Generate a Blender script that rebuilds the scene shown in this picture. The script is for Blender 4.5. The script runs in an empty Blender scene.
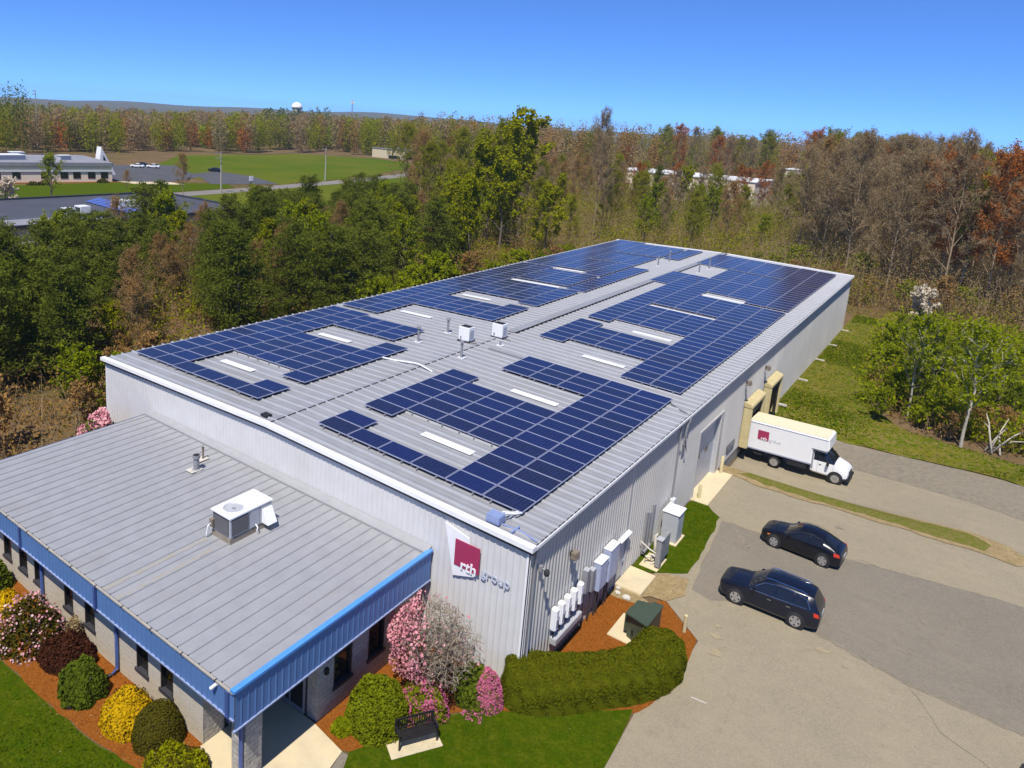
import bpy, bmesh, math, random
import numpy as np
from mathutils import Vector, Matrix
from mathutils.geometry import tessellate_polygon
random.seed(11); rng = np.random.default_rng(11)
SC = bpy.context.scene; COL = SC.collection
rad = math.radians

# ------------------------------------------------------------------ helpers
class MB:
    def __init__(s): s.v = []; s.f = []; s.m = []
    def add(s, vs, fs, mi=0):
        b = len(s.v); s.v += [tuple(p) for p in vs]
        s.f += [tuple(b + i for i in f) for f in fs]; s.m += [mi] * len(fs)
    def quad(s, a, b, c, d, mi=0): s.add([a, b, c, d], [(0, 1, 2, 3)], mi)
    def box(s, x0, x1, y0, y1, z0, z1, mi=0):
        s.add([(x0,y0,z0),(x1,y0,z0),(x1,y1,z0),(x0,y1,z0),(x0,y0,z1),(x1,y0,z1),(x1,y1,z1),(x0,y1,z1)],
              [(0,3,2,1),(4,5,6,7),(0,1,5,4),(1,2,6,5),(2,3,7,6),(3,0,4,7)], mi)
    def hexa(s, p, mi=0):   # 8 points, bottom ring then top ring
        s.add(p, [(0,3,2,1),(4,5,6,7),(0,1,5,4),(1,2,6,5),(2,3,7,6),(3,0,4,7)], mi)
    def tube(s, pts, rs, n=8, mi=0, cap=True):
        pts = [Vector(p) for p in pts]
        if not isinstance(rs, (list, tuple)): rs = [rs] * len(pts)
        rings = []
        for i, p in enumerate(pts):
            d = (pts[min(i+1, len(pts)-1)] - pts[max(i-1, 0)])
            d = d.normalized() if d.length > 1e-9 else Vector((0,0,1))
            u = d.cross(Vector((0,0,1)) if abs(d.z) < .9 else Vector((1,0,0))).normalized(); w = d.cross(u)
            rings.append([p + (u*math.cos(2*math.pi*k/n) + w*math.sin(2*math.pi*k/n)) * rs[i] for k in range(n)])
        vs = [q for r in rings for q in r]; fs = []
        for i in range(len(pts)-1):
            for k in range(n):
                k2 = (k+1) % n; fs.append((i*n+k, i*n+k2, (i+1)*n+k2, (i+1)*n+k))
        if cap: fs.append(tuple(range(n))[::-1]); fs.append(tuple((len(pts)-1)*n + k for k in range(n)))
        s.add(vs, fs, mi)
    def prism(s, poly, z0, z1, mi=0):
        n = len(poly)
        s.add([(x,y,z0) for x,y in poly] + [(x,y,z1) for x,y in poly],
              [tuple(range(n))[::-1], tuple(range(n, 2*n))] + [(i,(i+1)%n,n+(i+1)%n,n+i) for i in range(n)], mi)
    def xform(s, M):
        s.v = [tuple(M @ Vector(p)) for p in s.v]; return s
    def build(s, name, mats, parent=None, world=True, smooth=False, bevel=0, sharp=None):
        me = bpy.data.meshes.new(name)
        off = Vector((0,0,0))
        if parent is not None and world:
            p = parent
            while p is not None: off += p.location; p = p.parent
        me.from_pydata([tuple(Vector(p) - off) for p in s.v], [], s.f)
        if not isinstance(mats, (list, tuple)): mats = [mats]
        for m in mats: me.materials.append(m)
        me.polygons.foreach_set('material_index', s.m)
        if bevel:
            bm = bmesh.new(); bm.from_mesh(me)
            bmesh.ops.remove_doubles(bm, verts=bm.verts, dist=1e-5)
            es = [e for e in bm.edges if len(e.link_faces) == 2 and e.calc_face_angle(0) > .5]
            bmesh.ops.bevel(bm, geom=es, offset=bevel, segments=2, affect='EDGES', clamp_overlap=True)
            bm.to_mesh(me); bm.free()
        if smooth or sharp:
            me.polygons.foreach_set('use_smooth', [True]*len(me.polygons))
            if sharp: me.set_sharp_from_angle(angle=rad(sharp))
        me.update()
        o = bpy.data.objects.new(name, me); COL.objects.link(o)
        if parent is not None: o.parent = parent
        return o

def tag(o, label=None, cat=None, group=None, kind=None):
    if label: o['label'] = label
    if cat: o['category'] = cat
    if group: o['group'] = group
    if kind: o['kind'] = kind
    return o
def thing(name, label, cat, loc=(0,0,0), group=None, rot=(0,0,0)):
    o = bpy.data.objects.new(name, None); COL.objects.link(o)
    o.empty_display_size = .3; o.location = loc; o.rotation_euler = rot
    return tag(o, label, cat, group)
def copy_tree(o, parent=None):
    c = o.copy(); COL.objects.link(c); c.parent = parent
    for ch in list(o.children): copy_tree(ch, c)
    return c
def quads_obj(name, V, mats, parent=None, mi=None):
    """V: (N,4,3) local coordinates -> one mesh of loose quads"""
    N = len(V); me = bpy.data.meshes.new(name)
    me.vertices.add(4*N); me.vertices.foreach_set('co', np.ascontiguousarray(V, dtype=np.float32).ravel())
    me.loops.add(4*N); me.loops.foreach_set('vertex_index', np.arange(4*N, dtype=np.int32))
    me.polygons.add(N); me.polygons.foreach_set('loop_start', np.arange(0, 4*N, 4, dtype=np.int32))
    try: me.polygons.foreach_set('loop_total', np.full(N, 4, dtype=np.int32))
    except Exception: pass
    if not isinstance(mats, (list, tuple)): mats = [mats]
    for m in mats: me.materials.append(m)
    if mi is not None: me.polygons.foreach_set('material_index', np.asarray(mi, dtype=np.int32))
    me.update(calc_edges=True); me.validate()
    o = bpy.data.objects.new(name, me); COL.objects.link(o)
    if parent is not None: o.parent = parent
    return o
def leaves(P, size, nrm=None, bias=0., aspect=1.6, jit=.4):
    """random leaf quads at P (N,3); normals blend random with nrm"""
    P = np.asarray(P, float); N = len(P)
    n = rng.normal(size=(N,3)); n /= np.linalg.norm(n, axis=1, keepdims=True)
    if nrm is not None: n = n*(1-bias) + nrm*bias*1.2; n /= np.linalg.norm(n, axis=1, keepdims=True) + 1e-9
    t = rng.normal(size=(N,3)); u = np.cross(n, t); u /= np.linalg.norm(u, axis=1, keepdims=True) + 1e-9
    w = np.cross(n, u); s = size*(1 + jit*(rng.random((N,1))*2-1))
    u = u*s*.5*aspect; w = w*s*.5
    return np.stack([P-u*.9, P-w, P+u, P+w], axis=1)

# ------------------------------------------------------------------ materials
def new_mat(name):
    m = bpy.data.materials.new(name); m.use_nodes = True; nt = m.node_tree
    return m, nt, nt.nodes, nt.links, nt.nodes['Principled BSDF']
def noise_mix(nt, c1, c2, scale, lo=.4, hi=.6, detail=5, coord='Object', vec=None, rough=.6):
    N, L = nt.nodes, nt.links
    if vec is None:
        tc = N.new('ShaderNodeTexCoord'); vec = tc.outputs[coord]
    no = N.new('ShaderNodeTexNoise'); no.inputs['Scale'].default_value = scale; no.inputs['Detail'].default_value = detail; no.inputs['Roughness'].default_value = rough
    L.new(vec, no.inputs['Vector'])
    r = N.new('ShaderNodeMapRange'); r.inputs[1].default_value = lo; r.inputs[2].default_value = hi
    L.new(no.outputs['Fac'], r.inputs[0])
    mx = N.new('ShaderNodeMix'); mx.data_type = 'RGBA'
    L.new(r.outputs[0], mx.inputs['Factor'])
    for i, c in ((6, c1), (7, c2)):
        if isinstance(c, bpy.types.NodeSocket): L.new(c, mx.inputs[i])
        else: mx.inputs[i].default_value = (*c, 1)
    return mx.outputs[2], no
def add_bump(nt, scale, strength, dist=.02, detail=4):
    N, L = nt.nodes, nt.links
    tc = N.new('ShaderNodeTexCoord'); no = N.new('ShaderNodeTexNoise'); no.inputs['Scale'].default_value = scale; no.inputs['Detail'].default_value = detail
    L.new(tc.outputs['Object'], no.inputs['Vector'])
    b = N.new('ShaderNodeBump'); b.inputs['Strength'].default_value = strength; b.inputs['Distance'].default_value = dist
    L.new(no.outputs['Fac'], b.inputs['Height']); L.new(b.outputs[0], N['Principled BSDF'].inputs['Normal'])
def mat(name, col, col2=None, rough=.6, metal=0., scale=3., bump=0, bscale=20, bdist=.02, spec=.5, lo=.35, hi=.65, col3=None, scale3=.3, coat=0, lo3=.4, hi3=.6):
    m, nt, N, L, b = new_mat(name)
    b.inputs['Roughness'].default_value = rough; b.inputs['Metallic'].default_value = metal
    b.inputs['Specular IOR Level'].default_value = spec
    if coat: b.inputs['Coat Weight'].default_value = coat; b.inputs['Coat Roughness'].default_value = .03
    if col2 is None: col2 = tuple(c*.85 for c in col)
    o, _ = noise_mix(nt, col, col2, scale, lo, hi)
    if col3 is not None: o, _ = noise_mix(nt, o, col3, scale3, lo3, hi3)
    L.new(o, b.inputs['Base Color'])
    if bump: add_bump(nt, bscale, bump, bdist)
    return m
def leaf_mat(name, dark, light, trans=.25, hue=None, objvar=.35):
    """leaf colour varies from leaf to leaf and from plant to plant"""
    m, nt, N, L, b = new_mat(name)
    b.inputs['Roughness'].default_value = .8; b.inputs['Specular IOR Level'].default_value = 0
    g = N.new('ShaderNodeNewGeometry'); oi = N.new('ShaderNodeObjectInfo')
    ad = N.new('ShaderNodeMath'); ad.operation = 'MULTIPLY_ADD'; ad.inputs[1].default_value = 1-objvar
    mu = N.new('ShaderNodeMath'); mu.operation = 'MULTIPLY'; mu.inputs[1].default_value = objvar
    L.new(oi.outputs['Random'], mu.inputs[0]); L.new(g.outputs['Random Per Island'], ad.inputs[0]); L.new(mu.outputs[0], ad.inputs[2])
    r = N.new('ShaderNodeValToRGB'); e = r.color_ramp.elements
    e[0].color = (*dark, 1); e[1].color = (*light, 1)
    if hue is not None: k = e.new(.8); k.color = (*light, 1); e[-1].color = (*hue, 1)
    L.new(ad.outputs[0], r.inputs[0]); L.new(r.outputs[0], b.inputs['Base Color'])
    if trans:
        t = N.new('ShaderNodeBsdfTranslucent'); L.new(r.outputs[0], t.inputs[0])
        mx = N.new('ShaderNodeMixShader'); mx.inputs[0].default_value = trans
        L.new(b.outputs[0], mx.inputs[1]); L.new(t.outputs[0], mx.inputs[2]); L.new(mx.outputs[0], N['Material Output'].inputs[0])
    return m

M = {}
M['roof'] = mat('weathered_galvanised_roof', (.335,.337,.350), (.285,.288,.298), .5, .15, .9, col3=(.29,.285,.27), scale3=.22, lo3=.5, hi3=.75)
M['roof_rib'] = mat('sunlit_tone_roof_rib', (.43,.435,.45), (.39,.395,.41), .45, .15, 1.2)  # ribs coloured lighter than the pans, standing in for sun they catch
M['low_roof'] = mat('dull_grey_seamed_roof', (.36,.362,.372), (.325,.327,.336), .5, .15, 1.6, col3=(.315,.31,.30), scale3=.35, lo3=.56, hi3=.75)
M['trim'] = mat('white_trim_paint', (.86,.86,.85), (.80,.80,.79), .4, scale=2)
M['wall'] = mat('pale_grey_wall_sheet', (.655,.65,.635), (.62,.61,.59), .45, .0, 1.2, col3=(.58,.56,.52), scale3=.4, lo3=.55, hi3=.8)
M['side_wall'] = mat('shade_darkened_side_wall_sheet', (.47,.46,.445), (.43,.42,.40), .45, .0, 1.2, col3=(.55,.53,.48), scale3=.3, lo3=.5, hi3=.75)  # same sheet as the front, colour darkened to deepen the side's shade
M['dark'] = mat('black_gap', (.015,.015,.018), rough=.8)
M['darkmetal'] = mat('dark_grey_metal', (.07,.07,.08), rough=.5, metal=.4)
M['grey'] = mat('grey_painted_metal', (.28,.28,.29), (.24,.24,.25), .5)
M['lightgrey'] = mat('light_grey_painted_metal', (.45,.46,.48), (.40,.41,.43), .45)
M['white'] = mat('white_enamel', (.86,.86,.86), (.82,.82,.82), .35)
M['skylight'] = mat('white_skylight_sheet', (.85,.85,.84), (.78,.78,.76), .3)
M['paleblue'] = mat('pale_blue_grey_enamel', (.42,.47,.62), (.38,.43,.57), .4)
M['bluegrey'] = mat('blue_grey_enamel', (.24,.30,.50), (.21,.27,.45), .4)
M['silver'] = mat('silver_aluminium', (.37,.39,.51), (.33,.35,.46), .4, .2)
M['conc'] = mat('warm_concrete', (.60,.51,.33), (.51,.43,.275), .8, scale=1.5, bump=.25, bscale=30, col3=(.64,.53,.33), scale3=.4)
M['foundation'] = mat('grey_concrete', (.27,.26,.24), (.21,.20,.18), .85, scale=2, bump=.2)
M['tan'] = mat('tan_foam_pad', (.60,.50,.26), (.50,.41,.20), .7, scale=2.5, bump=.3, bscale=8, bdist=.03)
M['yellow'] = mat('worn_cream_paint', (.62,.52,.27), (.5,.42,.25), .6, scale=6)
M['blue_front'] = mat('blue_fascia_paint', (.095,.19,.41), (.085,.175,.38), .45, scale=1)
M['blue_trim'] = mat('bright_blue_trim_paint', (.09,.30,.72), (.08,.27,.66), .4)
M['navy'] = mat('blue_downspout_paint', (.06,.10,.28), (.05,.09,.25), .4)
M['glass'] = mat('dark_window_glass', (.012,.013,.012), (.02,.018,.014), .06, spec=.6)
M['frame'] = mat('dark_bronze_frame', (.03,.027,.025), rough=.4)
M['magenta'] = mat('maroon_sign_paint', (.37,.035,.10), (.35,.032,.095), .45)
M['letter'] = mat('pale_letter_paint', (.50,.54,.66), (.47,.51,.62), .4)
M['ghost'] = mat('faint_grey_lettering', (.70,.72,.78), (.68,.70,.76), .4)
M['green_box'] = mat('dull_green_paint', (.055,.075,.045), (.045,.065,.04), .5, scale=3)
M['wood'] = mat('grey_weathered_wood', (.25,.20,.15), (.18,.145,.11), .8, scale=4)
M['stone'] = mat('white_stone', (.62,.58,.5), (.45,.42,.36), .8)
M['rust'] = mat('rusty_runoff', (.325,.295,.235), (.32,.318,.325), .6, scale=2.6)
M['tyre'] = mat('tyre_rubber', (.02,.02,.021), rough=.8)
M['rim'] = mat('alloy_wheel', (.6,.6,.62), rough=.3, metal=.7)
M['carpaint'] = mat('black_blue_car_paint', (.006,.008,.02), (.006,.008,.018), .25, coat=.35, spec=.35)
M['carpaint2'] = mat('black_car_paint', (.006,.007,.012), (.006,.006,.01), .25, coat=.35, spec=.35)
M['carglass'] = mat('tinted_car_glass', (.01,.011,.014), (.012,.013,.016), .04, spec=.7)
M['chrome'] = mat('chrome', (.75,.76,.8), rough=.15, metal=1)
M['redlens'] = mat('red_lens', (.55,.04,.015), rough=.15)
M['amber'] = mat('amber_lens', (.75,.22,.03), rough=.15)
M['clearlens'] = mat('clear_lens', (.6,.6,.6), rough=.1)
M['truckwhite'] = mat('white_truck_paint', (.82,.82,.82), (.80,.80,.80), .3, coat=.3)
M['truckroof'] = mat('cream_truck_roof', (.74,.66,.46), (.70,.62,.42), .6)
M['plastic'] = mat('black_plastic', (.02,.02,.022), rough=.5)
M['bench'] = mat('black_bench_paint', (.015,.014,.015), (.025,.022,.02), .35)

# split-face block
def block_mat(name, c1, c2, mortar, bump):
    m, nt, N, L, b = new_mat(name)
    b.inputs['Roughness'].default_value = .85
    tc = N.new('ShaderNodeTexCoord'); br = N.new('ShaderNodeTexBrick')
    # wall coordinates: (x+y, z)
    sp = N.new('ShaderNodeSeparateXYZ'); L.new(tc.outputs['Object'], sp.inputs[0])
    ad = N.new('ShaderNodeMath'); L.new(sp.outputs[0], ad.inputs[0]); L.new(sp.outputs[1], ad.inputs[1])
    cb = N.new('ShaderNodeCombineXYZ'); L.new(ad.outputs[0], cb.inputs[0]); L.new(sp.outputs[2], cb.inputs[1])
    L.new(cb.outputs[0], br.inputs['Vector'])
    br.inputs['Scale'].default_value = 1; br.inputs['Brick Width'].default_value = .42; br.inputs['Row Height'].default_value = .21
    br.inputs['Mortar Size'].default_value = .008
    br.inputs['Color1'].default_value = (*c1,1); br.inputs['Color2'].default_value = (*c2,1); br.inputs['Mortar'].default_value = (*mortar,1)
    o, no = noise_mix(nt, br.outputs['Color'], tuple(c*.7 for c in c1), 7, .5, .8)
    L.new(o, b.inputs['Base Color'])
    no2 = N.new('ShaderNodeTexNoise'); no2.inputs['Scale'].default_value = 6; no2.inputs['Detail'].default_value = 6
    L.new(tc.outputs['Object'], no2.inputs['Vector'])
    sb = N.new('ShaderNodeMath'); sb.operation = 'MULTIPLY_ADD'; sb.inputs[1].default_value = -1.; L.new(br.outputs['Fac'], sb.inputs[0]); L.new(no2.outputs['Fac'], sb.inputs[2])
    bp = N.new('ShaderNodeBump'); bp.inputs['Strength'].default_value = bump; bp.inputs['Distance'].default_value = .06
    L.new(sb.outputs[0], bp.inputs['Height']); L.new(bp.outputs[0], b.inputs['Normal'])
    return m
M['block'] = block_mat('split_face_block', (.46,.425,.37), (.36,.335,.295), (.20,.19,.175), 1.)
M['stucco'] = block_mat('sandy_block_front', (.53,.465,.355), (.50,.44,.335), (.47,.41,.31), .25)

# solar glass: cell grid from the panel's own coordinates
def solar_mat(name, attr=False):
    m, nt, N, L, b = new_mat(name)
    b.inputs['Roughness'].default_value = .16; b.inputs['Specular IOR Level'].default_value = .32; b.inputs['IOR'].default_value = 1.5
    uv = N.new('ShaderNodeUVMap'); sp = N.new('ShaderNodeSeparateXYZ'); L.new(uv.outputs[0], sp.inputs[0])
    def line(sock, n, w):
        a = N.new('ShaderNodeMath'); a.operation = 'MULTIPLY'; a.inputs[1].default_value = n; L.new(sock, a.inputs[0])
        f = N.new('ShaderNodeMath'); f.operation = 'FRACT'; L.new(a.outputs[0], f.inputs[0])
        c = N.new('ShaderNodeMath'); c.operation = 'LESS_THAN'; c.inputs[1].default_value = w; L.new(f.outputs[0], c.inputs[0]); return c.outputs[0]
    l1 = line(sp.outputs[0], 10, .07); l2 = line(sp.outputs[1], 6, .07)
    mxm = N.new('ShaderNodeMath'); mxm.operation = 'MAXIMUM'; L.new(l1, mxm.inputs[0]); L.new(l2, mxm.inputs[1])
    if attr: rnd = N.new('ShaderNodeNewGeometry').outputs['Random Per Island']
    else: rnd = N.new('ShaderNodeObjectInfo').outputs['Random']
    r = N.new('ShaderNodeValToRGB'); e = r.color_ramp.elements
    e[0].color = (.015,.017,.042,1); e[1].color = (.011,.017,.078,1); k = e.new(.22); k.color = (.012,.016,.054,1); k = e.new(.6); k.color = (.011,.016,.066,1)
    L.new(rnd, r.inputs[0])
    tc = N.new('ShaderNodeTexCoord')
    vo = N.new('ShaderNodeTexVoronoi'); vo.inputs['Scale'].default_value = 9; L.new(tc.outputs['Object'], vo.inputs['Vector'])
    o, _ = noise_mix(nt, r.outputs[0], (.02,.03,.12), 4, .55, .85)
    mx = N.new('ShaderNodeMix'); mx.data_type = 'RGBA'; L.new(mxm.outputs[0], mx.inputs['Factor']); L.new(o, mx.inputs[6]); mx.inputs[7].default_value = (.036,.046,.125,1)
    L.new(mx.outputs[2], b.inputs['Base Color'])
    return m
M['solar'] = solar_mat('solar_cells'); M['solar_far'] = solar_mat('solar_cells_mass', True)

# ground materials
def ground_mat(name, cols, scales, bump=.4, bscale=25, bdist=.03, rough=.9, rng_=(.4,.6), last=None):
    m, nt, N, L, b = new_mat(name); b.inputs['Roughness'].default_value = rough; b.inputs['Specular IOR Level'].default_value = 0
    o = cols[0]
    for k, (c, s) in enumerate(zip(cols[1:], scales)):
        q = last if last and k == len(scales)-1 else rng_
        o, _ = noise_mix(nt, o, c, s, q[0], q[1], 7, rough=.65)
    L.new(o, b.inputs['Base Color'])
    if bump: add_bump(nt, bscale, bump, bdist, 6)
    return m
M['lawn'] = ground_mat('mown_lawn', [(.050,.094,.002), (.074,.118,.003), (.125,.135,.008), (.036,.068,.002)], [.5, 1.6, 8], .9, 45, .06, rng_=(.38,.70))
M['rough_grass'] = ground_mat('rough_grass', [(.110,.150,.003), (.185,.160,.016), (.080,.125,.002), (.22,.17,.05)], [.30, .8, 2.5], .9, 30, .08, rng_=(.42,.62))
M['strip_grass'] = ground_mat('strip_grass', [(.14,.16,.018), (.115,.15,.014), (.22,.18,.06)], [1.5, 5], .9, 30, .08)
M['sand'] = ground_mat('sandy_soil', [(.30,.22,.11), (.37,.28,.15), (.24,.18,.09)], [1.5, 6], .6, 20, .03)
M['faint_sand'] = ground_mat('faint_sandy_stain', [(.34,.28,.175), (.30,.25,.165)], [2.5], .3, 40, .01)
M['mulch'] = ground_mat('orange_bark_mulch', [(.240,.076,.012), (.18,.056,.010), (.32,.11,.020)], [3, 14], 1., 32, .06)
def asphalt_mat(name, base, alt, grain, stain):
    m, nt, N, L, b = new_mat(name); b.inputs['Roughness'].default_value = .9; b.inputs['Specular IOR Level'].default_value = .08
    tc = N.new('ShaderNodeTexCoord'); mp = N.new('ShaderNodeMapping'); mp.inputs['Scale'].default_value = (.22, 2.2, 1); mp.inputs['Rotation'].default_value = (0,0,.08); L.new(tc.outputs['Object'], mp.inputs['Vector'])
    o, _ = noise_mix(nt, base, alt, .22, .38, .66, 8, rough=.7)
    o, _ = noise_mix(nt, o, tuple(c*.86 for c in base), .8, .45, .75, 6, vec=mp.outputs[0], rough=.6)
    o, _ = noise_mix(nt, o, tuple(c*.80 for c in alt), 1.7, .52, .80, 9, rough=.75)
    o, _ = noise_mix(nt, o, stain, .42, .63, .80, 9, rough=.75)
    o, _ = noise_mix(nt, o, tuple(c*.55 for c in alt), .9, .70, .85, 10, rough=.8)
    o, _ = noise_mix(nt, o, grain, 17, .42, .72, 4, rough=.8)
    L.new(o, b.inputs['Base Color']); add_bump(nt, 40, .5, .012, 6); return m
M['asphalt'] = asphalt_mat('old_sandy_asphalt', (.285,.242,.165), (.225,.195,.142), (.36,.305,.205), (.37,.28,.145))
M['asphalt_grey'] = asphalt_mat('worn_grey_asphalt', (.205,.178,.138), (.165,.147,.118), (.265,.23,.175), (.29,.23,.135))
M['road'] = ground_mat('grey_road_asphalt', [(.215,.187,.143), (.185,.162,.128), (.25,.215,.155)], [.3, 3], .3, 60, .01)
M['darkasphalt'] = ground_mat('dark_asphalt', [(.085,.087,.098), (.10,.10,.112)], [.2], 0)
M['paleroad'] = ground_mat('pale_road', [(.20,.185,.17), (.23,.21,.19)], [.1], 0)
M['litter'] = ground_mat('leaf_litter', [(.155,.098,.050), (.21,.14,.07), (.10,.09,.025), (.13,.09,.055)], [.12, .05, 1.5], .8, 8, .1, rng_=(.45,.65))
M['field'] = ground_mat('green_field', [(.062,.105,.005), (.075,.115,.006), (.115,.125,.015)], [.05, .015], 0)
M['hill'] = mat('wooded_hill', (.09,.085,.05), (.11,.085,.055), .9, scale=.004)
M['crack'] = mat('asphalt_crack', (.19,.16,.11), (.27,.225,.15), .9)
M['line'] = mat('worn_white_line', (.60,.58,.52), (.42,.39,.33), .7, scale=6)
M['patch'] = ground_mat('tar_patch', [(.20,.175,.135), (.25,.215,.16)], [3], .3, 40, .01)

# foliage
M['bark'] = mat('grey_brown_bark', (.19,.15,.115), (.13,.10,.078), .9, scale=4)
M['palebark'] = mat('pale_birch_bark', (.50,.45,.36), (.33,.29,.23), .8, scale=5)
M['twig'] = mat('grey_twig', (.35,.265,.165), (.26,.195,.12), .9, scale=2, spec=0)
M['pine'] = leaf_mat('pine_needles', (.080,.104,.012), (.190,.212,.026), .35, objvar=.45)
M['fresh'] = leaf_mat('fresh_green_leaves', (.180,.225,.004), (.360,.400,.010), .5)
M['lime'] = leaf_mat('lime_leaves', (.215,.235,.004), (.390,.385,.008), .45, objvar=.4)
M['olive'] = leaf_mat('olive_buds', (.200,.205,.006), (.345,.345,.010), .45, objvar=.5)
M['greybud'] = leaf_mat('grey_brown_buds', (.290,.210,.105), (.410,.305,.155), .4, objvar=.5)
M['brownbud'] = leaf_mat('brown_buds', (.310,.175,.055), (.440,.265,.085), .4, objvar=.5)
M['grassblade'] = leaf_mat('grass_blades', (.060,.105,.002), (.125,.170,.004), .25)
M['redbud'] = leaf_mat('red_maple_buds', (.34,.105,.020), (.50,.190,.040), .4, objvar=.5)
M['hedge'] = leaf_mat('hedge_leaves', (.080,.090,.004), (.155,.160,.008), .2)
M['shrubgreen'] = leaf_mat('rhododendron_leaves', (.055,.082,.006), (.145,.180,.016), .25)
M['azgreen'] = leaf_mat('light_shrub_leaves', (.110,.135,.004), (.235,.260,.010), .3)
M['yellowleaf'] = leaf_mat('yellow_blossom_leaves', (.42,.24,.004), (.68,.44,.008), .2)
M['brownshrub'] = leaf_mat('bronze_yew_leaves', (.055,.050,.006), (.115,.098,.012), .2)
M['redshrub'] = leaf_mat('dark_red_brown_leaves', (.045,.015,.008), (.095,.035,.018), .15)
M['pink'] = leaf_mat('pink_blossom', (.60,.20,.24), (.80,.42,.44), .25, hue=(.85,.68,.66))
M['hotpink'] = leaf_mat('deep_pink_blossom', (.48,.10,.20), (.66,.22,.33), .25)
M['cream'] = leaf_mat('cream_blossom', (.62,.52,.38), (.78,.70,.55), .25)
M['tanleaf'] = leaf_mat('dry_tan_twigs', (.20,.16,.115), (.38,.315,.235), .2)
M['needles'] = M['pine']
# ------------------------------------------------------------------ camera, sun, sky
HAZE = 1.2e-4
SUN_EL, SUN_AZ = 61., 18.          # azimuth from -Y towards +X
cam = bpy.data.cameras.new('camera'); cob = bpy.data.objects.new('camera', cam); COL.objects.link(cob); SC.camera = cob
YAW, PIT, ROL = rad(-36.621), rad(11.603), rad(-3.511)
_f = Vector((math.sin(YAW)*math.cos(PIT), math.cos(YAW)*math.cos(PIT), -math.sin(PIT)))
_r = Vector((math.cos(YAW), -math.sin(YAW), 0)); _d = _f.cross(_r)
_r2 = math.cos(ROL)*_r + math.sin(ROL)*_d; _d2 = -math.sin(ROL)*_r + math.cos(ROL)*_d
CAM = Vector((11.914, -24.066, 23.171))
mw = Matrix((( _r2.x, -_d2.x, -_f.x, CAM.x), (_r2.y, -_d2.y, -_f.y, CAM.y), (_r2.z, -_d2.z, -_f.z, CAM.z), (0,0,0,1)))
cob.matrix_world = mw
cam.sensor_width = 36; cam.lens = 741.75*36/1024; cam.shift_x = 83.443/1024; cam.shift_y = -114.18/1024
cam.clip_start = .5; cam.clip_end = 40000
def in_view(p, m=90):
    c = Vector(p) - CAM; z = c.dot(_f)
    if z <= 1: return False
    u = 428.6 + 741.75*c.dot(_r2)/z; v = 269.8 + 741.75*c.dot(_d2)/z
    return -m < u < 1024+m and -m < v < 768+m

w = bpy.data.worlds.new('World'); SC.world = w; w.use_nodes = True
sk = w.node_tree.nodes.new('ShaderNodeTexSky'); sk.sky_type = 'NISHITA'; sk.sun_disc = False
sk.sun_elevation = rad(SUN_EL); sk.sun_rotation = rad(180-SUN_AZ)
sk.air_density = .3; sk.dust_density = 0; sk.ozone_density = 10.; sk.altitude = 60
bg = w.node_tree.nodes['Background']; bg.inputs['Strength'].default_value = .1
gm = w.node_tree.nodes.new('ShaderNodeGamma'); gm.inputs[1].default_value = .7; w.node_tree.links.new(sk.outputs[0], gm.inputs[0])
tn = w.node_tree.nodes.new('ShaderNodeMix'); tn.data_type = 'RGBA'; tn.blend_type = 'MULTIPLY'; tn.inputs['Factor'].default_value = 1; tn.inputs[7].default_value = (1.3,2.05,3.15,1)
w.node_tree.links.new(gm.outputs[0], tn.inputs[6]); w.node_tree.links.new(tn.outputs[2], bg.inputs[0])
sl = bpy.data.lights.new('sun', 'SUN'); sl.energy = 5.0; sl.angle = rad(.5); sl.color = (1, .945, .86)
so = bpy.data.objects.new('sun', sl); COL.objects.link(so)
sd = Vector((math.sin(rad(SUN_AZ))*math.cos(rad(SUN_EL)), -math.cos(rad(SUN_AZ))*math.cos(rad(SUN_EL)), math.sin(rad(SUN_EL))))
so.rotation_euler = sd.to_track_quat('Z', 'Y').to_euler(); so.location = (0, -40, 80)
SC.view_settings.view_transform = 'Standard'; SC.view_settings.look = 'None'; SC.view_settings.exposure = .15; SC.view_settings.gamma = 1
SC.cycles.max_bounces = 6; SC.cycles.diffuse_bounces = 3; SC.cycles.glossy_bounces = 3; SC.cycles.transparent_max_bounces = 6
SC.cycles.use_denoising = True

# ------------------------------------------------------------------ terrain
def sst(a, b, x):
    t = min(1, max(0, (x-a)/(b-a))); return t*t*(3-2*t)
def g_raw(x, y):
    if x < -1.3 or x > 17.5 or y < 28 or y > 47: return 0.
    return -1.1 * (1-sst(2.5, 17, x)) * sst(-1.2, -.6, x) * sst(28.6, 31.2, y) * (1-sst(41.5, 46, y))
XS = [-3300,-2000,-1000,-500,-300,-200,-120,-80,-60,-40,-20,-10,-5,-2,-1] + [i*.5 for i in range(0, 37)] + [20,25,30,40,60,100,200,400,1000,3000]
YS = [-800,-300,-100,-60,-40,-20,-10,-5,0,5,10,15,20,24,26,27,28] + [28+i*.5 for i in range(1, 38)] + [48,50,55,60,70,80,90,100,120,150,200,250,300,400,600,1000,2000,3500]
import bisect
def g(x, y):
    i = min(max(bisect.bisect_right(XS, x)-1, 0), len(XS)-2); j = min(max(bisect.bisect_right(YS, y)-1, 0), len(YS)-2)
    tx = (x-XS[i])/(XS[i+1]-XS[i]); ty = (y-YS[j])/(YS[j+1]-YS[j])
    return (g_raw(XS[i],YS[j])*(1-tx)+g_raw(XS[i+1],YS[j])*tx)*(1-ty) + (g_raw(XS[i],YS[j+1])*(1-tx)+g_raw(XS[i+1],YS[j+1])*tx)*ty
b = MB()
b.v = [(x, y, g_raw(x, y)) for y in YS for x in XS]; nx = len(XS)
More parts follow.
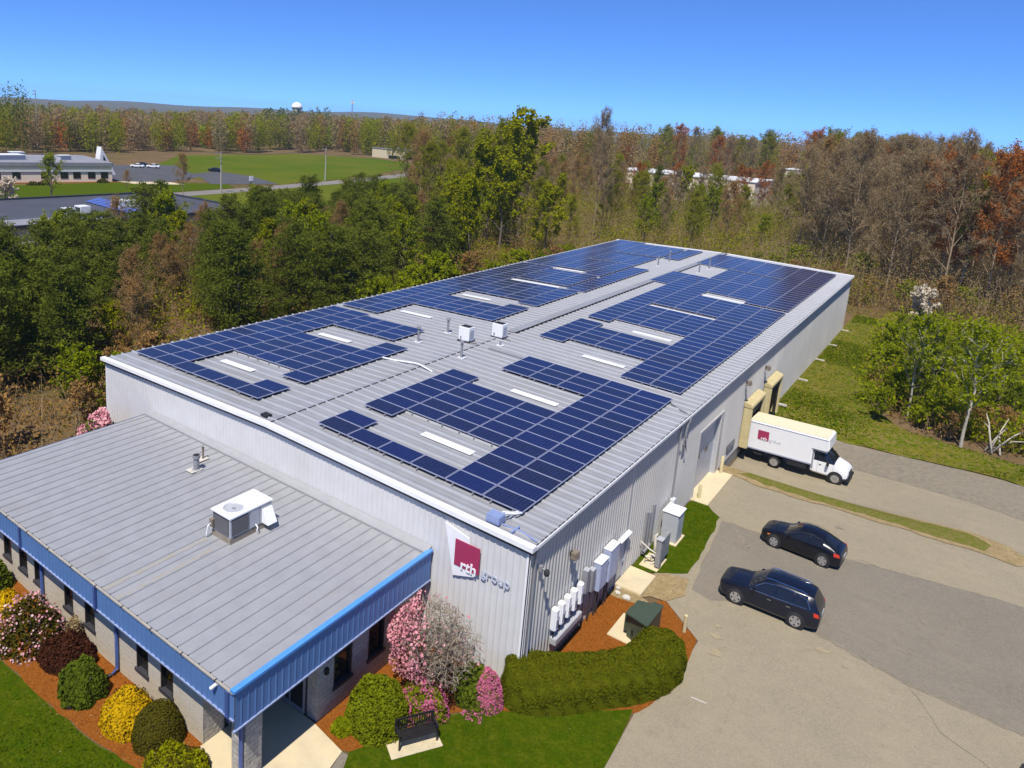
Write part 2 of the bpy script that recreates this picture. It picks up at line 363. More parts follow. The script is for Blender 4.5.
b.f = [(j*nx+i, j*nx+i+1, (j+1)*nx+i+1, (j+1)*nx+i) for j in range(len(YS)-1) for i in range(nx-1)]; b.m = [0]*len(b.f)
tag(b.build('ground', M['litter']), kind='structure')
def wobble(poly, amp, step=.6):
    out = []
    for i, p in enumerate(poly):
        q = poly[(i+1) % len(poly)]; n = max(1, int(math.dist(p, q)/step)) if math.dist(p, q) < 40 else 1
        for k in range(n):
            t = k/n; out.append((p[0]+(q[0]-p[0])*t + (random.uniform(-amp, amp) if amp else 0), p[1]+(q[1]-p[1])*t + (random.uniform(-amp, amp) if amp else 0)))
    return out
def sheet(name, poly, m, dz, amp=0., step=.6):
    """a ground sheet draped on the terrain"""
    poly = wobble(poly, amp, step) if amp else poly
    bm = bmesh.new(); vv = [bm.verts.new((x, y, 0)) for x, y in poly]
    for tr in tessellate_polygon([[Vector((x, y, 0)) for x, y in poly]]):
        try: bm.faces.new([vv[i] for i in tr])
        except ValueError: pass
    xs = [p[0] for p in poly]; ys = [p[1] for p in poly]
    if max(xs) > -1 and min(xs) < 17.5 and max(ys) > 28 and min(ys) < 47:
        for x in XS:
            if min(xs) < x < max(xs) and -2 < x < 19: bmesh.ops.bisect_plane(bm, geom=bm.verts[:]+bm.edges[:]+bm.faces[:], plane_co=(x,0,0), plane_no=(1,0,0))
        for y in YS:
            if min(ys) < y < max(ys) and 27 < y < 48: bmesh.ops.bisect_plane(bm, geom=bm.verts[:]+bm.edges[:]+bm.faces[:], plane_co=(0,y,0), plane_no=(0,1,0))
    for v in bm.verts: v.co.z = g(v.co.x, v.co.y) + dz
    bmesh.ops.recalc_face_normals(bm, faces=bm.faces)
    for f in bm.faces:
        if f.normal.z < 0: f.normal_flip()
    me = bpy.data.meshes.new(name); bm.to_mesh(me); bm.free(); me.materials.append(m)
    o = bpy.data.objects.new(name, me); COL.objects.link(o); return tag(o, kind='structure')
# near the building
sheet('lawn', [(-60,-12.7),(-17.6,-12.6),(-13,-12.4),(-10.5,-12.2),(-8.6,-11.8),(-6.2,-11.3),(-6,-40),(-60,-40)], M['lawn'], .012, .06)
sheet('lawn', [(-3.4,-6.5),(-2.8,-5.0),(-1.6,-2.6),(-.8,-1.7),(-.1,-1.0),(.8,-.45),(2.4,1.2),(3.9,2.6),(4.15,-.8),(4.3,-20),(4.3,-40),(-1.5,-40),(-2.4,-11),(-2.7,-8)], M['lawn'], .046, .05)
sheet('mulch_bed', [(-30,-9.7),(-7.8,-9.7),(-7.8,-10.3),(-6.0,-10.5),(-6.2,-11.3),(-8.6,-11.8),(-10.5,-12.2),(-13,-12.4),(-17.6,-12.6),(-30,-12.7)], M['mulch'], .024, .08)
sheet('mulch_bed', [(-5.35,-6.45),(-3.65,-6.6),(-3.4,-6.45),(-2.8,-4.9),(-1.6,-2.5),(-.8,-1.6),(0,-1.1),(1,-.6),(1,.2),(-5.35,.1)], M['mulch'], .024, .06)
sheet('mulch_bed', [(-.1,-.3),(1,-.7),(2.6,1),(4.1,2.5),(4.5,4),(4.65,7),(4.55,8.6),(2.3,10.55),(1.5,9.35),(.3,9.0),(-.1,9.1)], M['mulch'], .036, .06)
sheet('gravel_patch', [(-.1,9.1),(.3,9.0),(1.5,9.3),(1.75,9.8),(1.2,10.0),(-.1,10.2)], M['sand'], .028, .05)
sheet('sandy_patch', [(1.25,9.9),(2.3,10.5),(3.0,11.6),(2.7,13.1),(1.6,12.9),(1.0,12.3)], M['sand'], .06, .12)
sheet('lawn', [(-.1,12.0),(1.0,12.4),(2.5,13.7),(2.3,17.3),(2.0,21),(.95,22.0),(-.1,21.9)], M['lawn'], .05, .08)
sheet('parking_lot', [(4.25,-60),(4.15,-.8),(4.0,2.4),(4.4,4),(4.6,6),(4.6,8.6),(2.3,10.6),(1.1,12),(1.,13),(1.9,21),(.9,21.9),(.9,28.4),(1.2,31),(16,31),(70,31),(70,-60)], M['asphalt'], .03)
sheet('parking_bay', [(2.2,20.8),(3.6,20.7),(9.1,21.5),(16,22.9),(30,24.6),(45,26),(45,9),(22,11.4),(16.7,12),(12.4,12.2),(9.4,13),(6.4,14.3),(4.2,12.1),(3.1,12.4),(2.75,15),(2.45,18)], M['asphalt_grey'], .038, .06, .8)
sheet('loading_lane', [(-.1,29.5),(16,29.6),(70,29.2),(70,36),(17.2,35),(7,38),(-.1,38.5)], M['asphalt'], .044)
sheet('road', [(-.1,38.2),(7,37.3),(17.2,34.7),(30,32.4),(70,26),(70,33),(30,38.6),(17.3,41.0),(6,42.4),(2.5,42.9),(-.1,43)], M['road'], .058, .05)
sheet('sandy_verge', [(-.1,27.7),(-.1,29.9),(1.4,29.8),(4,30.2),(9,30.35),(14.6,30.5),(16.3,30.0),(17.6,28.9),(16.8,27.7),(15.2,27.9),(9,27.5),(3,27.2)], M['sand'], .066, .15)
sheet('grass_strip', [(1.1,28.1),(1.7,29.4),(4,29.8),(9,29.95),(14.4,30.05),(15.6,29.3),(15.1,28.3),(9,28.0),(3,27.7)], M['strip_grass'], .08, .16)
sheet('grass_verge', [(-.15,43),(2.5,43),(6,42.5),(17.3,41.1),(30,38.7),(70,33.2),(70,44),(17,45.2),(10,46.5),(7,49),(5.2,58),(4.2,78),(3,92),(-.15,92)], M['rough_grass'], .07, .25, 1)
sheet('grass_verge', [(4.2,78),(5.6,98),(22,92),(45,84),(60,80),(60,83),(45,88),(22,97),(8,101),(3,97),(3,92)], M['rough_grass'], .06, .3, 1)
sheet('concrete_path', [(-7.74,-8.8),(-7.74,-10.15),(-6.0,-10.45),(-5.4,-11.5),(-3.15,-11.5),(-3.45,-7.6),(-3.65,-6.65),(-5.4,-6.4),(-7.7,-6.35)], M['conc'], .045)
sheet('walkway', [(-3.65,-6.65),(-3.4,-7.6),(-3.2,-11),(-2.4,-11),(-2.7,-8),(-3.3,-6.6)], M['asphalt_grey'], .03)
# far away
def strip(pts, w):
    L_, R_ = [], []
    for i, p in enumerate(pts):
        a = pts[max(i-1,0)]; c = pts[min(i+1,len(pts)-1)]; dx, dy = c[0]-a[0], c[1]-a[1]; n = math.hypot(dx, dy)
        L_.append((p[0]-dy/n*w, p[1]+dx/n*w)); R_.append((p[0]+dy/n*w, p[1]-dx/n*w))
    return L_ + R_[::-1]
sheet('grass_field', [(-163,132),(-166,150),(-176,185),(-186,212),(-210,268),(-250,275),(-285,250),(-275,172),(-235,138),(-190,118),(-172,118)], M['field'], .05, 1.5, 8)
sheet('grass_field', [(-185,20),(-154,20),(-155,70),(-160,112),(-172,118),(-178,98),(-184,92)], M['lawn'], .05, .5, 6)
sheet('grass_field', [(-148,60),(-151,90),(-154,120),(-162,160),(-172,202),(-118,205),(-112,130),(-128,75)], M['field'], .05, 1, 8)
sheet('road', strip([(-148,10),(-149,40),(-151,74),(-155,113),(-163,160),(-173,202),(-186,245),(-200,300)], 3.6), M['paleroad'], .09)
sheet('car_park', [(-186,90),(-178,100),(-190,122),(-230,140),(-236,116),(-214,92)], M['darkasphalt'], .07)
sheet('car_park', [(-171,112),(-164,132),(-188,141),(-206,141),(-200,126),(-186,120)], M['darkasphalt'], .075)
sheet('concrete_apron', [(-185.5,91),(-178,92),(-172,104),(-179,104)], M['conc'], .085)
# cracks, tar and worn bay lines on the lot
def streak(name, pts, w, m, dz, jit=.05):
    P = []
    for a, c in zip(pts[:-1], pts[1:]):
        n = max(1, int(math.dist(a, c)/.35))
        for k in range(n): P.append((a[0]+(c[0]-a[0])*k/n + random.uniform(-jit, jit), a[1]+(c[1]-a[1])*k/n + random.uniform(-jit, jit)))
    P.append(pts[-1]); Q = MB()
    for i in range(len(P)-1):
        dx, dy = P[i+1][0]-P[i][0], P[i+1][1]-P[i][1]; n = math.hypot(dx, dy) or 1; ww = w*random.uniform(.5, 1.2)/2
        ax, ay = -dy/n*ww, dx/n*ww
        Q.quad(*[(x, y, g(x, y)+dz) for x, y in ((P[i][0]-ax,P[i][1]-ay),(P[i+1][0]-ax,P[i+1][1]-ay),(P[i+1][0]+ax,P[i+1][1]+ay),(P[i][0]+ax,P[i][1]+ay))])
    tag(Q.build(name, m), kind='structure')
for pts in ([(1.9,21.1),(3.6,20.75),(9.1,21.5),(16,22.9)], [(12.5,12.3),(14,9.8),(17,8.2)], [(6.9,3.5),(7.0,4.6),(6.9,6.6)], [(13.5,16),(14.2,19),(16,21.5)]):
    streak('asphalt_crack', pts, .018, M['crack'], .05)
for o_ in (-.12, 0, .1): streak('tar_patch', [(5.0,13.0+o_),(6.4,14.25+o_),(9.4,12.98+o_),(12.4,12.2+o_),(16.7,12+o_)], .10, M['patch'], .044+.001*o_, .09)
streak('tar_patch', [(3.1,20.2),(3.7,19.6),(4.6,18.3)], .3, M['patch'], .046, .12)
for y_ in (14.6, 16.2, 19.3, 21.9): streak('tar_patch', [(9.5,y_),(13,y_-.25),(18,y_-.7)], .05, M['patch'], .0445, .05)
for p, q in (((5.36,14.9),(6.2,14.8)), ((5.44,22.36),(6.1,22.34)), ((5.48,4.83),(6.1,4.9))):
    streak('bay_line', [p, q], .07, M['line'], .054, .012)
def blot(name, x, y, r, m, dz, n=18):
    ph = [random.uniform(0,6.28) for _ in range(3)]
    sheet(name, [(x+r*math.cos(2*math.pi*k/n)*(1+.3*math.sin(2*2*math.pi*k/n+ph[0])+.2*math.sin(5*2*math.pi*k/n+ph[1])), y+.7*r*math.sin(2*math.pi*k/n)*(1+.3*math.sin(3*2*math.pi*k/n+ph[2])+.15*math.sin(7*2*math.pi*k/n))) for k in range(n)], m, dz)
for x, y, r in ((5.1,9.5,.25),(5.5,8.3,.34),(5.0,10.3,.16),(9.3,11.9,.26),(10.3,11.4,.14)): blot('sandy_stain', x, y, r, M['faint_sand'], .052)
for x, y, r in ((12.6,14.6,.16),(12.9,17.8,.2),(11.9,20.6,.15),(6.4,17.0,.22),(14.6,13.4,.13),(8.0,25.0,.2)): blot('oil_stain', x, y, r, M['patch'], .0522)
# wooded ridge on the skyline
b = MB(); n = 60
for i in range(n):
    a = rad(-82 + i*1.2); a2 = rad(-82 + (i+1)*1.2)
    def hh(t):
        dg = math.degrees(t); base = 0 + 23*sst(-66, -46, dg) - 14*sst(-38, -28, dg)
        return base + 5*math.sin(t*17+.6) + 3*math.sin(t*41)
    for (A1, A2) in ((a, a2),):
        R0, R1, R2 = 2500, 3150, 3400
        if i == 0: pass
        P = lambda r, t, z: (CAM.x + r*math.sin(t), CAM.y + r*math.cos(t), z)
        b.quad(P(900,A1,.3), P(900,A2,.3), P(R0,A2,1.5), P(R0,A1,1.5))
        b.quad(P(R0,A1,1.5), P(R0,A2,1.5), P(R1,A2,hh(A2)), P(R1,A1,hh(A1)))
        b.quad(P(R1,A1,hh(A1)), P(R1,A2,hh(A2)), P(R2,A2,0), P(R2,A1,0))
tag(b.build('hills', M['hill'], smooth=True), kind='structure')

# the air: one even pale haze round the whole place
hz = bpy.data.materials.new('pale_haze'); hz.use_nodes = True; nt = hz.node_tree; nt.nodes.remove(nt.nodes['Principled BSDF'])
pv = nt.nodes.new('ShaderNodeVolumePrincipled'); pv.inputs['Color'].default_value = (.44,.74,1,1); pv.inputs['Density'].default_value = HAZE
nt.links.new(pv.outputs[0], nt.nodes['Material Output'].inputs['Volume'])
if HAZE > 0:
    b = MB(); b.box(-3500, 3500, -900, 3700, -2.5, 52); tag(b.build('haze', hz), 'thin pale haze in the air', 'haze', None, 'stuff')
SC.cycles.volume_bounces = 0
# ------------------------------------------------------------------ the warehouse
W_, L_, H_, RISE = 31.49, 81.41, 6.829, .384
SLOPE = RISE/(W_/2); SA = math.atan(SLOPE)
def roof_z(x): return H_ + SLOPE*(-x if x > -W_/2 else x + W_)
def ribbed(mb, a0, a1, fn, z0f, z1f, pitch=.305, depth=.032, rib=.07):
    """ribbed sheet from a0 to a1; fn(a, out) -> (x, y)"""
    prof = []; a = a0
    while a < a1 - 1e-6:
        for t, o in ((0, 0), (pitch-rib-.04, 0), (pitch-rib, depth), (pitch-.02, depth)):
            if a+t < a1: prof.append((a+t, o))
        a += pitch
    prof.append((a1, 0))
    for (p, o), (q, o2) in zip(prof[:-1], prof[1:]):
        x, y = fn(p, o); x2, y2 = fn(q, o2)
        mb.quad((x,y,z0f(p)), (x2,y2,z0f(q)), (x2,y2,z1f(q)), (x,y,z1f(p)))
WH = thing('warehouse', 'large grey metal warehouse with low gabled roof carrying solar panels', 'warehouse', (-W_/2, L_/2, 0))
cst = lambda v: (lambda a: v)
IN = .20                                   # walls stand this far inside the eaves
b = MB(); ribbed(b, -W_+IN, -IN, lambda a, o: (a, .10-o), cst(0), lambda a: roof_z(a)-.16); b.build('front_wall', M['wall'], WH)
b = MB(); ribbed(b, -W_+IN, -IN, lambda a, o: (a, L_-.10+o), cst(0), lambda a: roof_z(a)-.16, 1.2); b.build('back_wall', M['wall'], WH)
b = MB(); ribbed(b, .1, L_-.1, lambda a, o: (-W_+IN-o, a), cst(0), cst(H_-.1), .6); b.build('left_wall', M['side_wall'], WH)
# right wall with two openings
DOOR = (9.86, 10.98, 0, 2.62); OHD = (22.25, 26.8, 0, 4.52)
b = MB(); rw = lambda a, o: (-IN+o, a)
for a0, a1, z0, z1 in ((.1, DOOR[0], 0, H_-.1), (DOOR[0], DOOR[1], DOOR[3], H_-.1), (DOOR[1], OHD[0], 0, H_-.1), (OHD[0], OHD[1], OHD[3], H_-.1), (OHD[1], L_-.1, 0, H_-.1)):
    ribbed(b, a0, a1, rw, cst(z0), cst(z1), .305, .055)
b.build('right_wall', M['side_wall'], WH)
b = MB(); b.box(-.30, -IN-.01, 28.3, 46.5, -1.35, .06); b.box(-.3, -IN+.05, .1, 9.8, -.2, .09); b.box(-.3, -IN+.05, 11.0, 22.2, -.2, .09); b.box(-.3, -IN+.05, 46.5, L_-.1, -.2, .09)
b.build('foundation', M['foundation'], WH)
# roof: two ribbed slopes
b = MB()
pit = .744
for side in (0, 1):
    x0, x1 = (-W_/2, .02) if side == 0 else (-W_/2, -W_-.02)
    prof = []; y = -.14
    while y < L_+.12:
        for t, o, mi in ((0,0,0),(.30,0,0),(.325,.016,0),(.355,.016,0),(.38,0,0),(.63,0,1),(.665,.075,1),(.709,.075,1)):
            if y+t < L_+.14: prof.append((y+t, o, mi))
        y += pit
    prof.append((L_+.14, 0, 0))
    for (p, o, mi), (q, o2, _) in zip(prof[:-1], prof[1:]):
        b.quad((x0,p,roof_z(x0)+o), (x1,p,roof_z(x1)+o), (x1,q,roof_z(x1)+o2), (x0,q,roof_z(x0)+o2), mi)
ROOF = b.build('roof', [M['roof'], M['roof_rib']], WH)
b = MB()      # soffit sheet under the roof
b.hexa([(-W_,-.1,H_-.1),(-W_/2,-.1,H_+RISE-.1),(-W_/2,L_+.1,H_+RISE-.1),(-W_,L_+.1,H_-.1),(-W_,-.1,H_-.05),(-W_/2,-.1,H_+RISE-.05),(-W_/2,L_+.1,H_+RISE-.05),(-W_,L_+.1,H_-.05)])
b.hexa([(-W_/2,-.1,H_+RISE-.1),(0,-.1,H_-.1),(0,L_+.1,H_-.1),(-W_/2,L_+.1,H_+RISE-.1),(-W_/2,-.1,H_+RISE-.05),(0,-.1,H_-.05),(0,L_+.1,H_-.05),(-W_/2,L_+.1,H_+RISE-.05)])
b.build('roof_deck', M['grey'], WH)
def rake(y0, y1, name):
    b = MB()
    for xa, xb in ((-W_-.06, -W_/2), (-W_/2, .06)):
        za, zb = roof_z(max(-W_, min(0, xa))), roof_z(max(-W_, min(0, xb)))
        b.hexa([(xa,y0,za-.12),(xb,y0,zb-.12),(xb,y1,zb-.12),(xa,y1,za-.12),(xa,y0,za+.085),(xb,y0,zb+.085),(xb,y1,zb+.085),(xa,y1,za+.085)])
    return b.build(name, M['trim'], WH)
rake(-.17, .14, 'rake_trim'); rake(L_-.14, L_+.17, 'rake_trim')
b = MB()
for xa, xb in ((-W_-.05, -W_/2), (-W_/2, .05)):
    za, zb = roof_z(max(-W_, min(0, xa))), roof_z(max(-W_, min(0, xb)))
    b.hexa([(xa,-.05,za-.30),(xb,-.05,zb-.30),(xb,.09,zb-.30),(xa,.09,za-.30),(xa,-.05,za-.125),(xb,-.05,zb-.125),(xb,.09,zb-.125),(xa,.09,za-.125)])
b.build('fascia_strip', M['darkmetal'], WH)
for sx, nm in ((1, 0), (-1, 0)):
    x = 0 if sx > 0 else -W_
    b = MB(); a, c = sorted((x+sx*.0, x+sx*.055)); b.box(a, c, -.15, L_+.15, H_-.15, H_-.012); b.build('eave_trim', M['trim'], WH)
    b = MB(); a, c = sorted((x-sx*.045, x-sx*.005)); b.box(a, c, .15, L_-.15, H_-.05, H_+.012); b.build('gutter', M['dark'], WH)
b = MB(); b.box(-IN-.06, -IN+.06, .035, .17, 0, H_-.16); b.build('corner_trim', M['darkmetal'], WH)
b = MB(); b.box(-IN-.06, -IN+.03, .03, .075, 0, H_-.3); b.box(-IN+.062, -IN+.08, .09, .13, 0, H_-.3); b.build('corner_trim', M['trim'], WH)
b = MB(); b.box(-W_+IN-.05, -W_+IN+.04, .05, .15, 0, H_-.16); b.build('corner_trim', M['trim'], WH)
b = MB(); b.box(-IN-.05, -IN+.045, L_-.2, L_-.06, 0, H_-.1); b.build('corner_trim', M['tan'], WH)
# ridge: a thin dark lap in front, a raised vent behind
b = MB(); zr = H_+RISE
b.box(-W_/2-.04, -W_/2+.05, .2, 24.2, zr-.02, zr+.035); b.build('ridge_seam', M['dark'], WH)
b = MB()
for xa, xb in ((-W_/2-.32, -W_/2), (-W_/2, -W_/2+.32)):
    b.hexa([(xa,.2,zr-.02),(xb,.2,zr-.02),(xb,24.2,zr-.02),(xa,24.2,zr-.02),(xa,.2,zr+.0+(.02 if xa<-W_/2-.1 else .045)),(xb,.2,zr+(.045 if xa<-W_/2-.1 else .02)),(xb,24.2,zr+(.045 if xa<-W_/2-.1 else .02)),(xa,24.2,zr+(.02 if xa<-W_/2-.1 else .045))]) if xa < -W_/2-.1 else None
b.build('ridge_cap', M['roof'], WH)
b = MB(); b.box(-W_/2-.30, -W_/2+.26, 24.4, L_-.2, zr, zr+.11); b.box(-W_/2-.36, -W_/2+.32, 24.3, L_-.2, zr+.112, zr+.14)
rv = b.build('ridge_vent', M['roof'], WH)
b = MB(); b.box(-W_/2+.27, -W_/2+.40, 24.4, L_-.4, zr+.02, zr+.105); b.build('vent_slot', M['dark'], rv)
b = MB(); b.box(-16.75, -16.25, .4, .8, zr+.04, zr+.12); b.xform(Matrix.Identity(4)); b.build('ridge_end_flap', M['dark'], WH)
b = MB(); b.hexa([(-15.2,22.4,roof_z(-15.2)+.03),(-8.6,15.3,roof_z(-8.6)+.03),(-8.3,15.6,roof_z(-8.3)+.03),(-14.9,22.7,roof_z(-14.9)+.03),(-15.2,22.4,roof_z(-15.2)+.07),(-8.6,15.3,roof_z(-8.6)+.07),(-8.3,15.6,roof_z(-8.3)+.07),(-14.9,22.7,roof_z(-14.9)+.07)])
b = MB(); b.box(-14.8, -8.9, 19.55, 19.85, H_+.02, H_+.06)
b.v = [(x, y, z-H_+roof_z(x)+.03) for x, y, z in b.v]; b.build('sealed_seam', M['grey'], WH)
# skylights
PW, PL, PX, PY = 1.675*1.22, 1.005*1.22, -1.23*1.22, 1.369*1.22
def gridx(side, c): return PX - c*PW if side == 'R' else -W_ - PX - .0 + (c)*PW
LOFF = 0.0
for side, c0, c1, j in (('R',2.32,3.85,2.68),('R',2.32,3.85,9.95),('R',2.3,3.84,17.97),('R',2.27,3.83,25.45),('R',2.06,5.06,33.4),('R',2.02,4.05,41.15),
                        ('L',2.14,3.62,2.55),('L',2.07,3.58,9.75),('L',1.97,3.52,17.75),('L',1.95,3.46,25.2),('L',1.19,4.36,33.45),('L',1.17,3.34,41.4)):
    xa, xb = sorted((gridx(side, c0), gridx(side, c1))); ya = PY + j*PL - .24
    b = MB(); b.box(xa, xb, ya, ya+.5, 0, .035); b.v = [(x, y, z+roof_z(x)+.052) for x, y, z in b.v]
    b.build('skylight', M['skylight'], ROOF)
# vent pipes
def vent(x, y, h, r=.075, cap=True, m='grey'):
    b = MB(); z = roof_z(x); b.tube([(x,y,z),(x,y,z+.12)], [r*2.6, r*1.2], 12); b.tube([(x,y,z+.1),(x,y,z+h)], r, 12)
    if cap: b.tube([(x,y,z+h-.02),(x,y,z+h+.02),(x,y,z+h+.16)], [r*1.1, r*1.9, r*1.7], 12)
    vp = b.build('vent_pipe', M[m], ROOF, sharp=40)
    b = MB(); b.box(x-.22, x+.22, y-.22, y+.22, z+.03, z+.075); b.build('flashing', M['white'], vp)
for x, y, h, cap in ((-19.31,17.21,1.05,1),(-19.19,20.72,1.05,1),(-14.92,16.39,1.1,1),(-18.68,63.62,1.35,0),(-18.7,67.6,1.35,1),(-13.68,63.45,1.4,0),(-13.69,67.36,1.35,1),(-14.6,20.9,.35,0)):
    vent(x, y, h, .085, cap)
# personnel door
y0, y1, z0, z1 = DOOR
b = MB(); b.box(-.24, -.19, y0+.06, y1-.06, .06, z1-.06); dr = b.build('door', M['lightgrey'], WH, bevel=.01)
b = MB(); b.box(-.185, -.12, y1-.28, y1-.16, 1.0, 1.12); b.build('handle', M['silver'], dr)
b = MB()
for q in ((y0-.02, y0+.06, 0, z1), (y1-.06, y1+.02, 0, z1), (y0-.02, y1+.02, z1-.06, z1+.03)): b.box(-.25, -.10, q[0], q[1], q[2], q[3])
b.build('door_frame', M['lightgrey'], WH)
b = MB(); b.hexa([(-.16,y0-.12,z1+.03),(.06,y0-.12,z1-.03),(.06,y1+.12,z1-.03),(-.16,y1+.12,z1+.03),(-.16,y0-.12,z1+.10),(.06,y0-.12,z1+.02),(.06,y1+.12,z1+.02),(-.16,y1+.12,z1+.10)]); b.build('door_canopy', M['trim'], WH)
# overhead door, set back in its opening
y0, y1, z0, z1 = OHD
b = MB()
for k in range(5): b.box(-.49, -.44, y0, y1, .02+k*.9, .02+k*.9+.885)
oh = b.build('overhead_door', M['lightgrey'], WH)
for yc in (y0+.95, y0+2.6):
    b = MB(); b.box(-.438, -.425, yc, yc+.62, 2.25, 2.55); b.build('door_window', M['glass'], oh)
b = MB(); b.box(-.53, -IN-.002, y1, y1+.05, 0, z1); b.box(-.53, -IN-.002, y0-.05, y0, 0, z1); b.box(-.53, -IN-.002, y0-.05, y1+.05, z1, z1+.05); b.build('door_jamb', M['lightgrey'], WH)
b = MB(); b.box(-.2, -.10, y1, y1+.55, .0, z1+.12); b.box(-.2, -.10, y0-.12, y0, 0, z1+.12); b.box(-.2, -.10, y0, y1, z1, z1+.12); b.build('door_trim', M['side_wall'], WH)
b = MB(); b.box(-.16, -.10, 29.6, 31.5, .75, 1.15); wv = b.build('wall_vent', M['darkmetal'], WH)
b = MB()
for k in range(5): b.box(-.10, -.075, 29.63, 31.47, .78+k*.075, .81+k*.075)
b.build('slat', M['grey'], wv)
# foam dock shelters round the two loading doors
for ya, yb, zt in ((32.9, 36.9, 3.5), (38.9, 42.9, 3.55)):
    ds = thing('dock_shelter', None, None, (0-WH.location.x, ya-WH.location.y, 0)); ds.parent = WH
    for s0 in (ya, yb-.24): b = MB(); b.box(-.12, .50, s0, s0+.24, .05, zt-.25); b.build('side_pad', M['tan'], ds, bevel=.05)
    b = MB(); b.hexa([(-.12,ya,zt-.245),(.52,ya,zt-.245),(.52,yb,zt-.245),(-.12,yb,zt-.245),(-.12,ya,zt+.22),(.52,ya,zt),(.52,yb,zt),(-.12,yb,zt+.22)]); b.build('head_pad', M['tan'], ds, bevel=.04)
    b = MB(); b.box(-.14, -.06, ya+.24, yb-.24, .0, zt-.25); b.build('loading_door', M['frame'], ds)
    for q in ((.30,.34,ya+.24,ya+.9,.1,zt-.25),(.30,.34,yb-.9,yb-.24,.1,zt-.25),(.30,.34,ya+.9,yb-.9,zt-1.0,zt-.25)): b = MB(); b.box(*q); b.build('curtain', M['dark'], ds)
    for s0 in (ya+.7, yb-1.0): b = MB(); b.box(-.1, .1, s0, s0+.3, -.45, -.05); b.build('bumper', M['dark'], ds)
# downspouts on the long wall
def pipe_thing(name, pts, r, m, parent, n=8): b = MB(); b.tube(pts, r, n); return b.build(name, M[m], parent, sharp=50)
for y in (.42, 17.62):
    pipe_thing('downspout', [(-.02,y,H_-.2),(-.07,y,H_-.45),(-.07,y,.35),(.12,y-.02,.12)] if y < 1 else [(-.05,y,H_-.15),(-.05,y,2.0)], .05, 'grey', WH)
# ------------------------------------------------------------------ things on the warehouse wall and roof
def boxy(name, label, cat, x0,x1,y0,y1,z0,z1, m, group=None, bevel=.02):
    t = thing(name, label, cat, ((x0+x1)/2,(y0+y1)/2,z0), group)
    b = MB(); b.box(x0,x1,y0,y1,z0,z1); b.build('body', M[m], t, bevel=bevel); return t
def wall_lamp(y, z, label, glow=False):
    t = thing('wall_lamp', label, 'lamp', (-.12, y, z), 'lamps along the long side wall')
    b = MB(); b.box(-.12, .02, y-.1, y+.1, z-.1, z+.12); b.build('arm', M['darkmetal'], t)
    b = MB(); b.hexa([(-.02,y-.2,z-.16),(.26,y-.2,z-.16),(.26,y+.2,z-.16),(-.02,y+.2,z-.16),(-.02,y-.2,z+.16),(.20,y-.2,z+.14),(.20,y+.2,z+.14),(-.02,y+.2,z+.16)]); h = b.build('lamp_head', M['wood'], t, bevel=.02)
    b = MB(); b.box(.02, .24, y-.17, y+.17, z-.185, z-.163); b.build('lens', M['lightgrey'], h)
wall_lamp(3.9, 4.75, 'dark box lamp high on the wall above the two white cabinets')
wall_lamp(32.5, 5.35, 'small lamp on the wall above the tan dock shelter the truck is backed to')
wall_lamp(38.4, 5.1, 'small lamp on the wall above the empty tan dock shelter')
t = thing('security_camera', 'dark dome camera on a short bracket near the warehouse corner', 'camera', (-.1,.95,5.4))
b = MB(); b.box(-.13,.02,.88,1.02,5.35,5.6); b.tube([(0,.95,5.5),(.22,.95,5.45)], .035, 8); b.build('bracket', M['grey'], t)
b = MB(); b.tube([(.22,.95,5.5),(.22,.95,5.42),(.22,.95,5.3),(.22,.95,5.24)], [.11,.13,.11,.05], 12); b.build('dome', M['darkmetal'], t, sharp=40)
ords = ['nearest', 'second', 'third', 'fourth', 'farthest']
for k, y in enumerate((2.62, 3.2, 3.8, 4.42, 5.05)):
    t = thing('disconnect_switch', f'slim white wall box, {ords[k]} of five above the long trough' if k in (0, 4) else f'slim white wall box, {ords[k]} of five from the corner, above the trough', 'electrical box', (0, y, 1.75), 'slim white boxes in a row on the wall')
    b = MB(); b.box(-.12, .17, y-.16, y+.16, 1.72, 2.78); b.build('body', M['white'], t, bevel=.05)
    b = MB(); b.box(.17, .20, y-.1, y+.02, 2.0, 2.3); b.build('lever', M['grey'], t)
    b = MB(); b.tube([(.03,y,1.73),(.03,y,1.3)], .035, 8); b.build('conduit', M['darkmetal'], t)
boxy('cable_trough', 'long white cable trough under the five slim wall boxes', 'cable trough', -.1, .22, 2.55, 5.15, 1.02, 1.32, 'lightgrey')
for y, z0, z1, lab in ((5.62, 2.0, 3.15, 'grey wall box beside the farthest slim white box'), (6.28, 1.75, 2.85, 'grey wall box beside the nearer white cabinet')):
    t = boxy('electrical_box', lab, 'electrical box', -.12, .16, y-.18, y+.18, z0, z1, 'grey', 'grey boxes on the wall')
    b = MB(); b.box(-.1, .15, y-.17, y+.17, z1, z1+.03); b.build('lid', M['lightgrey'], t)
    b = MB(); b.tube([(.02,y,z0),(.02,y,.2)], .04, 8); b.build('conduit', M['darkmetal'], t)
